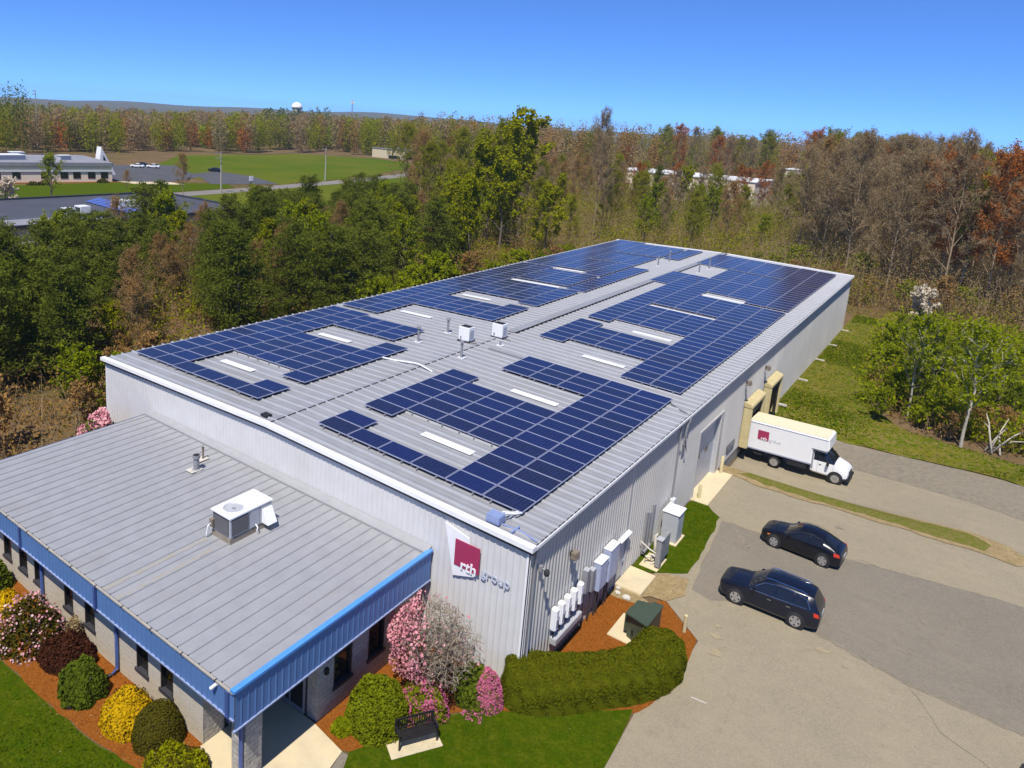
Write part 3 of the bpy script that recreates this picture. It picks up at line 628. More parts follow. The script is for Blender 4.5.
for y0, y1, z0, z1, lab in ((6.72, 7.58, 1.5, 2.95, 'pale blue wall cabinet standing lower and nearer the corner'), (7.82, 8.82, 1.45, 3.15, 'pale blue wall cabinet, taller one next to the side door')):
    t = thing('electrical_cabinet', lab, 'cabinet', (0, (y0+y1)/2, z0), 'pale cabinets on the wall')
    b = MB(); b.box(-.12, .26, y0, y1, z0, z1); b.build('body', M['paleblue'], t, bevel=.015)
    b = MB(); b.box(.262, .275, y0+.05, y1-.05, z0+.08, z1-.08); d = b.build('door', M['paleblue'], t)
    b = MB(); b.box(.276, .30, y1-.18, y1-.13, (z0+z1)/2-.1, (z0+z1)/2+.1); b.build('handle', M['grey'], d)
    b = MB(); b.box(-.12, .29, y0-.02, y1+.02, z1+.001, z1+.035); b.build('rain_hood', M['white'], t)
    b = MB()
    for dy in (.2, .5): b.tube([(.05,y0+dy,z0),(.05,y0+dy,.1)], .045, 8)
    b.build('conduit', M['darkmetal'], t)
t = thing('conduit_box', 'small white conduit box low on the wall behind the transformer cabinet', 'electrical box', (0,17.6,1.9))
b = MB(); b.box(-.1,.14,17.42,17.78,1.55,1.95); b.build('body', M['white'], t, bevel=.015)
b = MB(); b.tube([(.02,17.6,1.56),(.02,17.6,.1)], .12, 8); b.build('conduit', M['grey'], t)
t = thing('cable_bundle', 'loose grey cables drooping from the eave down the side wall', 'cables', (-.05,18.8,4.4))
for k, (dy, zb, s) in enumerate(((0,4.9,.25),(.25,4.35,.2),(-.35,4.75,.3),(.1,4.55,.35))):
    pts = [(-.04+.02*k, 18.8+dy*i/8 - s*math.sin(i/8*math.pi), 6.7-(6.7-zb)*i/8) for i in range(9)] + [(-.05, 18.6+dy*1.2, zb+.45), (-.07, 18.4-.6*(k==2), zb+.35)]
    b = MB(); b.tube(pts, .025, 6); b.build('cable', M['grey'], t)
b = MB(); b.tube([(-1.5,19.75,roof_z(-1.5)+.14),(-1.35,19.5,roof_z(-1.3)+.08),(-.9,19.25,roof_z(-.9)+.07),(-.6,19.0,roof_z(-.6)+.07),(-.2,18.85,roof_z(-.2)+.07),(.06,18.8,6.75),(.04,18.8,6.4)], .05, 8)
tag(b.build('roof_conduit', M['grey'], sharp=60), 'grey flexible conduit running from the panels to the eave', 'conduit')
b = MB()
for y0, y1, z in ((13.5,13.7,2.7),(13.95,14.15,2.5),(14.5,14.75,2.75)): b.box(-.13,-.03,y0,y1,.3,z)
b.box(-.12,.05,13.4,14.5,.25,.4)
tag(b.build('cable_riser', M['grey']), 'grey cable risers on the wall behind the meter stand', 'cable riser')
# pad-mounted cabinet, meter stand, transformer
t = thing('utility_cabinet', 'pale grey pad mounted cabinet with white top on the grass', 'cabinet', (.45,16.4,0))
b = MB(); b.box(-.05,1.05,15.75,17.3,0,.1); b.build('concrete_base', M['conc'], t)
b = MB(); b.box(.05,.93,15.95,17.05,.1,1.82); b.build('body', M['lightgrey'], t, bevel=.02)
b = MB(); b.box(.0,1.0,15.9,17.12,1.821,1.9); b.build('lid', M['white'], t, bevel=.02)
b = MB(); b.box(.931,.95,16.02,16.98,.2,1.7); b.build('door', M['lightgrey'], t)
t = thing('meter_stand', 'grey meter cabinets on posts over a concrete pad with bent pipes', 'meter', (.8,13.3,0))
b = MB(); b.box(.12,1.12,12.6,14.15,-.05,.07); b.build('concrete_pad', M['conc'], t)
b = MB(); b.box(.85,1.12,12.85,13.2,.15,1.75); b.box(.85,1.08,13.25,14.35,.35,1.65); b.build('cabinet', M['grey'], t, bevel=.02)
b = MB(); b.box(.80,1.16,12.8,13.25,1.751,1.79); b.build('lid', M['lightgrey'], t)
b = MB(); b.tube([(.95,12.9,.9),(.5,12.9,1.0),(-.1,13.1,1.15)], .04, 8); b.tube([(.3,13.0,.05),(.3,13.0,.45),(.7,13.2,.5),(.7,13.6,.5)], .06, 8); b.tube([(.45,13.5,.05),(.45,13.5,.35),(.8,13.9,.35)], .07, 8); b.tube([(.5,12.8,.06),(.8,13.4,.2)], .05, 8); b.tube([(.25,14.6,.05),(.2,14.6,.9),(.2,14.9,.9),(.2,14.9,.1)], .08, 8)
b.build('pipe', M['stone'], t, sharp=60)
t = thing('transformer', 'dull green pad mounted transformer box behind the clipped hedge', 'transformer', (2.4,6.9,0))
b = MB(); b.box(1.15,2.95,6.1,8.1,-.02,.09); b.build('concrete_pad', M['conc'], t)
b = MB(); b.prism([(1.9,6.55),(2.95,6.1),(2.95,8.0),(2.55,8.0),(2.5,7.75),(1.95,7.75)], .09, 1.35); b.build('body', M['green_box'], t, bevel=.02)
b = MB(); b.prism([(1.86,6.3),(2.98,6.02),(3.0,8.02),(2.52,8.02),(2.47,7.78),(1.9,7.6)], 1.352, 1.43); b.build('lid', M['green_box'], t, bevel=.015)
b = MB(); b.box(1.72,1.9,6.6,7.3,.3,1.2); b.build('side_housing', M['green_box'], t, bevel=.02)
b = MB(); b.box(2.2,2.3,6.25,6.29,.5,.75); b.build('latch', M['dark'], t)
b = MB(); b.tube([(3.87,8.8,0),(3.87,8.8,.9)], .085, 10); tag(b.build('bollard', M['wood'] if 0 else M['yellow'], sharp=50), 'short cream post in the mulch at the hedge end', 'bollard')
for y, lab in ((27.3,'taller cream steel bollard at the far side of the overhead door'),(22.5,'rusty cream bollard at the near side of the overhead door')):
    b = MB(); h = 1.35 if y > 25 else 1.05; b.tube([(.22,y,0),(.22,y,h-.06),(.22,y,h)], [.11,.11,.05], 12); tag(b.build('bollard', M['yellow'], sharp=50), lab, 'bollard', 'bollards at the overhead door')
for (x0,x1,y0,y1,z1) in ((-.15,1.25,9.98,12.1,.14), (-.7,.95,21.95,27.6,.10)):
    b = MB(); b.box(x0,x1,y0,y1,-.1,z1); tag(b.build('concrete_slab', M['conc'], bevel=.02), kind='structure')
for k, (x, y, s, lab) in enumerate(((.25,9.45,.16,'white stone nearest the wall by the side door slab'),(.75,9.35,.2,'larger white stone in the middle of the gravel patch'),(.12,9.85,.13,'smallest white stone touching the side door slab'))):
    bm = bmesh.new(); bmesh.ops.create_icosphere(bm, subdivisions=2, radius=s)
    for v in bm.verts: v.co *= random.uniform(.8,1.15); v.co.z *= .6
    me = bpy.data.meshes.new('stone'); bm.to_mesh(me); bm.free(); me.materials.append(M['stone']); o = bpy.data.objects.new('stone', me); COL.objects.link(o); o.location = (x, y, .06); tag(o, lab, 'stone', 'white stones by the side door')
for k, (y, lab) in enumerate(((45.2,'white splash block nearest the dock shelters'),(54.3,'white splash block second from the dock shelters'),(63.2,'white splash block third from the dock shelters'),(71.0,'white splash block second from the far corner'),(79.9,'white splash block at the far corner of the warehouse'))):
    b = MB(); b.box(-.1,.75,y-.16,y+.16,.04,.1); b.box(-.1,.75,y-.17,y-.12,.1,.17); b.box(-.1,.75,y+.12,y+.17,.1,.17); tag(b.build('splash_block', M['stone']), lab, 'splash block', 'splash blocks along the side wall')
# rooftop boxes, combiner, conduit
for x, y, lab in ((-17.0,20.0,'white ventilation box on the left slope near the ridge'),(-15.75,22.6,'white ventilation box standing right on the ridge')):
    z = roof_z(x); t = thing('ventilation_box', lab, 'ventilation unit', (x,y,z), 'white boxes by the ridge')
    b = MB(); b.box(x-.52,x+.52,y-.42,y+.42,z+.02,z+.12); b.build('curb', M['darkmetal'], t)
    b = MB(); b.box(x-.46,x+.46,y-.36,y+.36,z+.12,z+1.12); b.build('body', M['white'], t, bevel=.02)
    b = MB(); b.box(x-.36,x+.36,y-.26,y+.26,z+1.121,z+1.16); b.build('top_grille', M['dark'], t)
    b = MB(); b.box(x-.3,x-.18,y-.372,y-.362,z+.2,z+.42); b.build('plate', M['grey'], t)
    b = MB(); b.box(x+.462,x+.475,y-.25,y+.25,z+.3,z+.9); b.build('side_panel', M['lightgrey'], t)
    b = MB(); b.tube([(x+.45,y-.3,z+.2),(x+.75,y-.35,z+.12),(x+1.1,y-.2,z+.08)], .035, 6); b.build('conduit', M['darkmetal'], t)
t = thing('combiner_box', 'blue grey combiner box at the roof edge above the sign', 'electrical box', (-2.0,.55,roof_z(-2)))
z = roof_z(-2); b = MB(); b.box(-2.45,-1.8,.28,.8,z+.05,z+.40); b.build('body', M['bluegrey'], t, bevel=.02)
b = MB(); b.tube([(-2.0,.85,z+.4),(-1.8,1.3,z+.25),(-1.7,1.75,z+.15)], .04, 8); b.tube([(-1.85,.85,z+.4),(-1.65,1.3,z+.25),(-1.55,1.75,z+.15)], .04, 8); b.build('conduit', M['white'], t)
b = MB(); b.tube([(-1.75,.5,z+.08),(-.9,.6,z+.06),(-.1,.45,z+.0)], .035, 6); b.box(-1.2,-1.12,.2,.85,z+.02,z+.09); b.build('cable', M['bluegrey'], t)
b = MB(); b.tube([(-19.0,12.25,roof_z(-19)+.15),(-17.6,12.5,roof_z(-17.6)+.12),(-16.2,12.95,roof_z(-16.2)+.12),(-15.7,12.85,roof_z(-15.7)+.14),(-14.45,12.5,roof_z(-14.4)+.12)], .055, 8)
tag(b.build('roof_conduit', M['trim'], sharp=60), 'white plastic conduit crossing the ridge between two panel arrays', 'conduit')

# ------------------------------------------------------------------ wall sign
def text_part(name, s, size, m, parent, origin, xdir, zdir, depth=.03, world=True, bold=0.):
    cu = bpy.data.curves.new(name, 'FONT'); cu.body = s; cu.size = size; cu.extrude = depth/2; cu.offset = bold; cu.space_character = 1.02
    to = bpy.data.objects.new(name, cu); COL.objects.link(to)
    dg = bpy.context.evaluated_depsgraph_get(); me = bpy.data.meshes.new_from_object(to.evaluated_get(dg))
    bpy.data.objects.remove(to)
    X, Zd = Vector(xdir).normalized(), Vector(zdir).normalized(); Yd = X.cross(Zd)   # text faces +local z = X x Z
    o = Vector(origin)
    if world:
        p = parent
        while p is not None: o -= p.location; p = p.parent
    for v in me.vertices: v.co = o + X*v.co.x + Zd*v.co.y + Yd*v.co.z
    me.materials.clear(); me.materials.append(M[m]); me.update()
    t = bpy.data.objects.new(name, me); COL.objects.link(t); t.parent = parent; return t
t = thing('wall_sign', 'white and maroon company sign with raised letters on the front wall', 'sign', (-2.5, 0, 5))
b = MB(); P = [(-3.67,4.02),(-2.62,4.38),(-3.0,6.02),(-4.23,6.29)]
b.add([(x,.04,z) for x,z in P] + [(x,-.03,z) for x,z in P], [(0,1,2,3),(7,6,5,4)]+[(i,(i+1)%4,4+(i+1)%4,4+i) for i in range(4)]); b.build('white_panel', M['white'], t)
b = MB(); b.box(-3.63,-2.38,-.06,-.032,4.58,5.78); b.build('maroon_square', M['magenta'], t)
text_part('rth_lettering', 'rth', .66, 'white', t, (-3.30,-.075,4.50), (1,0,0), (0,0,1), .03, bold=.012)
text_part('group_lettering', 'group', .58, 'letter', t, (-2.28,-.012,4.62), (1,0,0), (0,0,1), .03)
# ------------------------------------------------------------------ solar panels
CELLS = []   # (side, x_centre, y_centre, column, array)
def fill(side, cols, j0, n, arr, dx=0.):
    for c in cols:
        for k in range(n):
            x = gridx(side, c+.5) + dx; CELLS.append((side, x, PY + (j0+k+.5)*PL, c, arr))
F = fill
# right slope, columns counted from the eave
F('R',(0,1),0,15,1); F('R',(2,3,4),0,1,1); F('R',(5,),0,2,1); F('R',(5,),2.9,7,1); F('R',(2,3,4),3.9,5,1); F('R',(2,3,4),12,3,1)
F('R',(0,1),16.1,17,3); F('R',(2,3,4),20.1,4,3); F('R',(5,),19.1,6,3)
F('R',(5,),26.1,7,3); F('R',(2,3,4),27,6,3); F('R',(0,1),33.3,7,4,-.05); F('R',(2,3),34.1,6,4); F('R',(4,),34.1,14,4); F('R',(5,),33.2,15,4); F('R',(6,),42.2,6,4); F('R',(2,3),42.2,6,4)
F('R',(0,1),41.1,22,5,-.05); F('R',(2,3,4),48.4,6,10); F('R',(2,3,4,5,6),54.9,8,11)
# left slope; its columns start .35 m from that grid's edge
LC = -.36
def FL(cols, j0, n, arr, dx=0.): fill('L', [c+LC for c in cols], j0, n, arr, dx)
FL((0,1),.1,15,6); FL((2,3,4),.05,1,6); FL((5,),0,2,6); FL((2,3,4),3.9,5,6); FL((5,),2.9,8,6); FL((2,3,4),11.6,3,6)
FL((0,1),15.9,25,7); FL((2,3,4),19.8,4,7); FL((5,),19.75,5,7); FL((2,3,4),26.6,6,7); FL((5,),25.7,7,7,.05); FL((5,),33,14,8,.35); FL((2,3,4),34.1,6,8)
FL((4,),40.3,8,8); FL((2,3),42,6,8); FL((0,1),41.3,23,9); FL((2,3,4),48.5,6,9); FL((2,3,4),55.2,8,9); FL((5,),55.4,8,9,.3)
FT = .05; PWp, PLp = PW-.035, PL-.03
def panel_z(x): return roof_z(x) + .17
def frame_mb(b, mi=0):
    a, c, f = PWp/2, PLp/2, 0.028
    for q in ((-a,a,-c,-c+f),(-a,a,c-f,c),(-a,-a+f,-c+f,c-f),(a-f,a,-c+f,c-f)): b.box(q[0],q[1],q[2],q[3],0,FT,mi)
def glass_obj(name, parent):
    a, c, f = PWp/2, PLp/2, 0.028
    me = bpy.data.meshes.new(name)
    me.from_pydata([(-a+f,-c+f,FT-.006),(a-f,-c+f,FT-.006),(a-f,c-f,FT-.006),(-a+f,c-f,FT-.006)], [], [(0,1,2,3)])
    uv = me.uv_layers.new(name='UVMap'); 
    for i, t in enumerate(((0,0),(1,0),(1,1),(0,1))): uv.data[i].uv = t
    me.materials.append(M['solar']); o = bpy.data.objects.new(name, me); COL.objects.link(o); o.parent = parent; return o

def pick(): return None
glass_proto = None
names = {1:'solar panel array on the right slope nearest the signed front corner', 3:'long solar panel array on the right slope behind the nearest one', 4:'solar panel array on the right slope left of the loading docks', 5:'narrow two column solar array along the far right eave', 10:'small solar array on the right slope before the far vent pipes', 11:'wide solar panel array at the back of the right slope',
         6:'solar panel array on the left slope nearest the front', 7:'long solar panel array in the middle of the left slope', 8:'solar panel array on the left slope beside the raised ridge vent', 9:'solar panel array filling the back of the left slope'}
frame_me = glass_me = None
for arr, nm in names.items():
    cs = [q for q in CELLS if q[4] == arr]; cx, cy = sum(q[1] for q in cs)/len(cs), sum(q[2] for q in cs)/len(cs)
    t = thing('solar_array', nm, 'solar array', (cx, cy, panel_z(cx)), 'solar arrays on the warehouse roof')
    for side, x, y, c, a in cs:
        if frame_me is None:
            b = MB(); frame_mb(b); po = b.build('panel', M['silver'], t, world=False); frame_me = po.data; go = glass_obj('cells', po); glass_me = go.data
        else:
            po = bpy.data.objects.new('panel', frame_me); COL.objects.link(po); po.parent = t
            go = bpy.data.objects.new('cells', glass_me); COL.objects.link(go); go.parent = po
        po.location = Vector((x, y, panel_z(x))) - t.location; po.rotation_euler = (random.uniform(-.004,.004), (SA if side == 'R' else -SA)+random.uniform(-.003,.003), 0)
    runs = {}
    for side, x, y, c, a in cs: runs.setdefault((side, round(x, 2)), []).append(y)
    for (side, x), ys in runs.items():
        ys = sorted(ys); st = ys[0]; pv_ = st; segs = []
        for y in ys[1:] + [1e9]:
            if y - pv_ > PL*1.3: segs.append((st-PL/2-.1, pv_+PL/2+.1)); st = y
            pv_ = y
        for y0, y1 in segs:
            for dx in (-.55, .55):
                b = MB(); z = panel_z(x+dx) - .03; b.box(x+dx-.025, x+dx+.025, y0, y1, z-.06, z)
                yy = y0+.06
                while yy < y1: b.box(x+dx-.03, x+dx+.03, yy, yy+.05, z-.135, z-.061); yy += 1.488
                b.build('rail', M['grey'], t)
print('panels', len(CELLS))
# ------------------------------------------------------------------ low office wing
OX0, OX1, OY0, OZ0, OZ1 = -26.35, -4.87, -10.62, 4.50, 4.62   # roof: left, right, front edge, front height, height at the warehouse
WY, WX = -9.75, -5.35                                          # wall faces
OF = thing('office_wing', 'low block office wing with grey seamed roof and blue fascia', 'office', (-15.6,-5.2,0))
oz = lambda y: OZ0 + (OZ1-OZ0)*(y-OY0)/(-OY0)
b = MB()
prof = []; x = OX1
while x > OX0:
    for t, o in ((0,.0),(.02,.06),(.055,.06),(.075,0)):
        if x-t > OX0: prof.append((x-t, o))
    x -= .62
prof.append((OX0, 0))
for (p, o), (q, o2) in zip(prof[:-1], prof[1:]):
    b.quad((p,OY0,OZ0+o),(p,.08,OZ1+o),(q,.08,OZ1+o2),(q,OY0,OZ0+o2))
LR = b.build('roof', M['low_roof'], OF)
b = MB(); b.box(OX0+.05, OX1-.05, OY0+.05, .05, OZ0-.25, OZ0-.1); b.build('soffit', M['grey'], OF)
b = MB(); b.hexa([(OX0+.1,-.34,oz(-.34)+.005),(OX1-.05,-.34,oz(-.34)+.005),(OX1-.05,.06,OZ1+.005),(OX0+.1,.06,OZ1+.005),(OX0+.1,-.34,oz(-.34)+.06),(OX1-.05,-.34,oz(-.34)+.06),(OX1-.05,.06,OZ1+.2),(OX0+.1,.06,OZ1+.2)]); b.build('wall_flashing', M['low_roof'], OF)
b = MB(); b.box(OX0+.1, OX1-.05, -.40, -.352, OZ1-.02, OZ1+.075); b.build('flashing_gap', M['grey'], OF)
# gutter lip with joints
b = MB(); b.box(OX0, OX1, OY0-.10, OY0-.02, OZ0-.05, OZ0+.01)
b.build('gutter', mat('dusty_gutter', (.42,.38,.31), (.33,.31,.28), .6, scale=2), OF)
x = OX1-.9
while x > OX0: b = MB(); b.box(x-.025, x+.025, OY0-.125, OY0-.015, OZ0-.06, OZ0+.022); b.build('gutter_strap', M['darkmetal'], OF); x -= 1.87
# fascia: ribbed blue sheet on three sides
zf0, zf1 = 3.44, OZ0-.055
b = MB(); ribbed(b, OX0, OX1, lambda a, o: (a, OY0-.02-o), cst(zf0), cst(zf1), .30, .03, .06); b.build('front_fascia', M['blue_front'], OF)
b = MB()
ribbed(b, OY0, -.02, lambda a, o: (OX1+.02+o, a), lambda a: 3.06+.02*(a-OY0), lambda a: oz(a)+.02, .30, .018, .05); b.build('side_fascia', M['blue_front'], OF)
b = MB(); ribbed(b, OY0, -.02, lambda a, o: (OX0-.02-o, a), cst(3.1), lambda a: oz(a)+.02, .6); b.build('side_fascia', M['blue_front'], OF)
b = MB(); b.box(OX0, OX1, OY0-.07, OY0+.02, zf0-.05, zf0); b.hexa([(OX1-.02,OY0-.07,3.0),(OX1+.075,OY0-.07,3.0),(OX1+.075,-.02,3.21),(OX1-.02,-.02,3.21),(OX1-.02,OY0-.07,3.05),(OX1+.075,OY0-.07,3.05),(OX1+.075,-.02,3.26),(OX1-.02,-.02,3.26)])
b.build('fascia_lip', mat('pale_blue_trim', (.30,.36,.55), rough=.4), OF)
b = MB(); b.hexa([(OX1-.12,OY0-.1,OZ0+.01),(OX1+.10,OY0-.1,OZ0+.01),(OX1+.10,-.02,OZ1+.01),(OX1-.12,-.02,OZ1+.01),(OX1-.12,OY0-.1,OZ0+.11),(OX1+.10,OY0-.1,OZ0+.11),(OX1+.10,-.02,OZ1+.11),(OX1-.12,-.02,OZ1+.11)]); b.build('roof_edge_trim', M['blue_trim'], OF)
# walls with window openings
FW = [(-25.5,-24.8),(-23.6,-22.8),(-22.0,-21.2),(-20.5,-19.85),(-17.75,-17.0),(-16.0,-15.2),(-12.05,-11.25),(-10.4,-9.6)]
FWZ = (.9, 3.1)
def wall_with_holes(mb, a0, a1, z0, z1, holes, hz, P):
    a = a0
    for h0, h1 in sorted(holes):
        mb.quad(P(a,z0), P(h0,z0), P(h0,z1), P(a,z1)); mb.quad(P(h0,z0), P(h1,z0), P(h1,hz[0]), P(h0,hz[0])); mb.quad(P(h0,hz[1]), P(h1,hz[1]), P(h1,z1), P(h0,z1)); a = h1
    mb.quad(P(a,z0), P(a1,z0), P(a1,z1), P(a,z1))
b = MB(); wall_with_holes(b, OX0+.5, -7.75, -.1, 4.2, FW, FWZ, lambda a, z: (a, WY, z)); b.build('front_wall', M['stucco'], OF)
b = MB(); b.quad((OX0+.5,WY,-.1),(OX0+.5,0,-.1),(OX0+.5,0,4.2),(OX0+.5,WY,4.2)); b.build('left_wall', M['stucco'], OF)
SWN = [(-5.42,-4.4),(-3.4,-2.42)]
b = MB(); wall_with_holes(b, -6.3, -.02, -.1, 4.2, SWN, (.95,2.95), lambda a, z: (WX, a, z))
b.quad((WX,-6.3,-.1),(WX-.55,-6.3,-.1),(WX-.55,-6.3,4.2),(WX,-6.3,4.2)); b.build('side_wall', M['block'], OF)
b = MB(); b.quad((-7.75,WY,-.1),(-7.75,-8.8,-.1),(-7.75,-8.8,4.2),(-7.75,WY,4.2)); b.build('entrance_return', M['block'], OF)
b = MB(); b.box(-6.1, WX, WY-.02, -9.0, -.1, 4.2); b.build('corner_pier', M['block'], OF, bevel=.02)
def window(h0, h1, z0, z1, P, D):     # P(a, depth, z)
    def bx(mb, a0, a1, d0, d1, c0, c1):
        p = [P(a0,d0,c0),P(a1,d0,c0),P(a1,d1,c0),P(a0,d1,c0),P(a0,d0,c1),P(a1,d0,c1),P(a1,d1,c1),P(a0,d1,c1)]; mb.hexa(p)
    b = MB(); bx(b, h0-.01, h0+.07, .0, .16, z0, z1); bx(b, h1-.07, h1+.01, .0, .16, z0, z1); bx(b, h0, h1, 0, .16, z1-.07, z1+.01)
    wn = b.build('window', M['frame'], OF)
    b = MB(); bx(b, h0+.07, h1-.07, .12, .15, z0+.05, z1-.07); b.build('pane', M['glass'], wn)
    b = MB(); bx(b, h0-.06, h1+.06, -.07, .14, z0-.09, z0+.05); b.build('sill', M['darkmetal'], wn)
for h0, h1 in FW: window(h0, h1, FWZ[0], FWZ[1], lambda a, d, z: (a, WY+d, z), 0)
for h0, h1 in SWN: window(h0, h1, .95, 2.95, lambda a, d, z: (WX-d, a, z), 0)
# recessed entrance
b = MB(); b.box(-8.0,-7.76,-8.8,-6.3,-.05,4.2); b.box(-7.76,-5.9,-6.35,-6.15,-.05,4.2); b.build('entrance_wall', M['frame'], OF)
b = MB(); b.box(-7.75,-7.72,-8.6,-6.5,.35,3.0); b.box(-7.6,-6.0,-6.39,-6.36,.2,2.9); b.build('entrance_glass', M['glass'], OF)
b = MB()
for y in (-8.62,-7.55,-6.5): b.box(-7.76,-7.69,y,y+.07,.1,3.05)
for x in (-7.62,-6.8,-6.02): b.box(x,x+.07,-6.42,-6.355,.1,2.95)
b.box(-7.6,-6.0,-6.41,-6.36,.1,.25); b.build('door_frame', M['grey'], OF)
b = MB(); b.box(-7.7,-7.62,-7.4,-7.36,1.0,1.4); b.build('door_handle', M['chrome'], OF)
# downspouts
for x, zb in ((-19.6,.25),(-13.35,.25)):
    b = MB(); b.box(x-.07,x+.07,OY0-.13,OY0-.05,zf0,zf1); b.tube([(x,OY0-.09,zf0+.1),(x,OY0+.0,zf0-.15),(x,WY-.1,zf0-.7),(x,WY-.1,zb),(x+.05,WY-.35,.1)], .075, 8); b.build('downspout', M['navy'], OF, sharp=50)
b = MB(); b.box(OX1-.35,OX1-.2,OY0-.13,OY0-.05,zf0,zf1); b.tube([(OX1-.3,OY0-.09,zf0+.1),(OX1-.3,OY0-.02,zf0-.15),(WX-.1,WY-.12,zf0-.7),(WX-.1,WY-.12,.05)], .085, 8); b.build('downspout', M['navy'], OF, sharp=50)
b = MB(); b.tube([(OX1-.85,OY0-.06,OZ0-.12),(OX1-1.0,OY0-.2,OZ0-.3)], .06, 8); b.build('overflow_spout', M['white'], OF)
b = MB(); b.box(WX,WX+.14,-5.98,-5.83,1.95,2.2); b.build('wall_light', M['dark'], OF)
b = MB(); b.tube([(-13.3,WY-.4,.09),(-13.7,-11.0,.09),(-13.5,-11.6,.09),(-12.9,-12.1,.08)], .085, 8); tag(b.build('drain_pipe', M['plastic'], sharp=60), 'black corrugated drain pipe lying in the mulch below the downspout', 'drain pipe')
# roof pipes
def lvent(x, y, h, r, m):
    z = oz(y); b = MB(); b.tube([(x,y,z),(x,y,z+.1)], [r*2.2, r*1.2], 12); b.tube([(x,y,z),(x,y,z+h*.8),(x,y,z+h*.82),(x,y,z+h)], [r, r, r*1.35, r*1.35], 14); v = b.build('vent_pipe', M[m], LR, sharp=40)
    b = MB(); b.tube([(x,y,z+h+.001),(x,y,z+h+.006)], r*1.1, 14); b.build('opening', M['dark'], v)
    b = MB(); b.box(x-.3,x+.25,y-.45,y+.25,z+.058,z+.075); b.build('flashing', M['stone'], v)
lvent(-18.3, -2.45, .85, .15, 'grey'); lvent(-19.05, -1.5, .7, .055, 'wood')
# rusty streaks below the unit
for x0, x1, y1 in ((-13.0,-12.7,-5.9),(-12.05,-11.8,-6.2)):
    b = MB(); n = 12
    for k in range(n):
        ya, yb = y1-(y1-OY0)*k/n, y1-(y1-OY0)*(k+1)/n; wv = random.uniform(-.04,.04)
        b.quad((x0+wv,yb,oz(yb)+.012),(x1+wv,yb,oz(yb)+.012),(x1+wv,ya,oz(ya)+.012),(x0+wv,ya,oz(ya)+.012))
    b.build('rust_stain', M['rust'], LR)
# packaged rooftop unit
UX0, UX1, UY0, UY1 = -12.9, -11.6, -5.55, -3.2
uz = oz(-4.4)
t = thing('rooftop_unit', 'white packaged rooftop air conditioner with round fan opening', 'air conditioner', ((UX0+UX1)/2,(UY0+UY1)/2,uz))
b = MB(); b.box(UX0+.02,UX1-.02,UY0+.02,UY1-.02,uz-.02,uz+.25); b.build('curb', mat('stained_curb', (.30,.27,.22), (.24,.19,.13), .7, scale=5), t)
b = MB(); b.box(UX0+.03,UX1-.03,UY0+.03,UY1-.03,uz+.26,uz+1.2); bd = b.build('body', M['lightgrey'], t, bevel=.02)
# lid with a round opening
b = MB(); cx, cy, fr = (UX0+UX1)/2-.02, UY0+.72, .46; n = 32
ring = [(cx+fr*math.cos(2*math.pi*k/n), cy+fr*math.sin(2*math.pi*k/n)) for k in range(n)]
def edge(k):
    a = 2*math.pi*k/n; c, s = math.cos(a), math.sin(a); m_ = max(abs(c), abs(s)); return (cx+c/m_*.60, cy+s/m_*.60)
zt = uz+1.26
for k in range(n):
    k2 = (k+1) % n; e1, e2 = edge(k), edge(k2)
    b.quad((*ring[k],zt),(*e1,zt),(*e2,zt),(*ring[k2],zt)); b.quad((*ring[k],zt),(*ring[k2],zt),(*ring[k2],zt-.28),(*ring[k],zt-.28))
x0, x1, y0, y1 = UX0-.02, UX1+.02, UY0-.02, UY1+.02
for q in ((x0,cx-.60,y0,y1),(cx+.60,x1,y0,y1),(cx-.60,cx+.60,y0,cy-.60),(cx-.60,cx+.60,cy+.60,y1)):
    b.quad((q[0],q[2],zt),(q[1],q[2],zt),(q[1],q[3],zt),(q[0],q[3],zt))
for (xa,ya),(xb,yb) in (((x0,y0),(x1,y0)),((x1,y0),(x1,y1)),((x1,y1),(x0,y1)),((x0,y1),(x0,y0))): b.quad((xa,ya,zt-.07),(xb,yb,zt-.07),(xb,yb,zt),(xa,ya,zt))
lid = b.build('lid', M['white'], t)
b = MB(); b.tube([(cx,cy,uz+1.0),(cx,cy,uz+1.21)], .09, 12)
for k in range(4):
    a = k*math.pi/2+.4; c, s = math.cos(a), math.sin(a)
    b.quad((cx+.08*c-.1*s,cy+.08*s+.1*c,uz+1.05),(cx+.42*c-.14*s,cy+.42*s+.14*c,uz+1.05),(cx+.42*c+.14*s,cy+.42*s-.14*c,uz+1.15),(cx+.08*c+.1*s,cy+.08*s-.1*c,uz+1.12))
b.build('fan', M['grey'], t)
b = MB(); b.tube([(cx,cy,zt-.275),(cx,cy,zt-.27)], fr, 24); b.build('fan_well', M['dark'], t)
b = MB(); b.box(UX0+.12,UX1-.12,UY0-.0,UY0+.028,uz+.34,uz+1.12); b.box(UX1-.028,UX1+.002,UY0+.12,UY0+1.0,uz+.34,uz+1.12); gr = b.build('coil_grille', M['darkmetal'], t)
b = MB()
for k in range(9): b.box(UX0+.12,UX1-.12,UY0-.012,UY0-.001,uz+.36+k*.085,uz+.375+k*.085); b.box(UX1+.003,UX1+.012,UY0+.12,UY0+1.0,uz+.36+k*.085,uz+.375+k*.085)
b.build('grille_wire', M['grey'], gr)
b = MB(); b.box(UX1-.028,UX1+.004,UY0+1.1,UY0+1.6,uz+.32,uz+1.16); b.box(UX1-.028,UX1+.004,UY0+1.65,UY1-.05,uz+.32,uz+1.16); b.build('access_panel', M['lightgrey'], t)
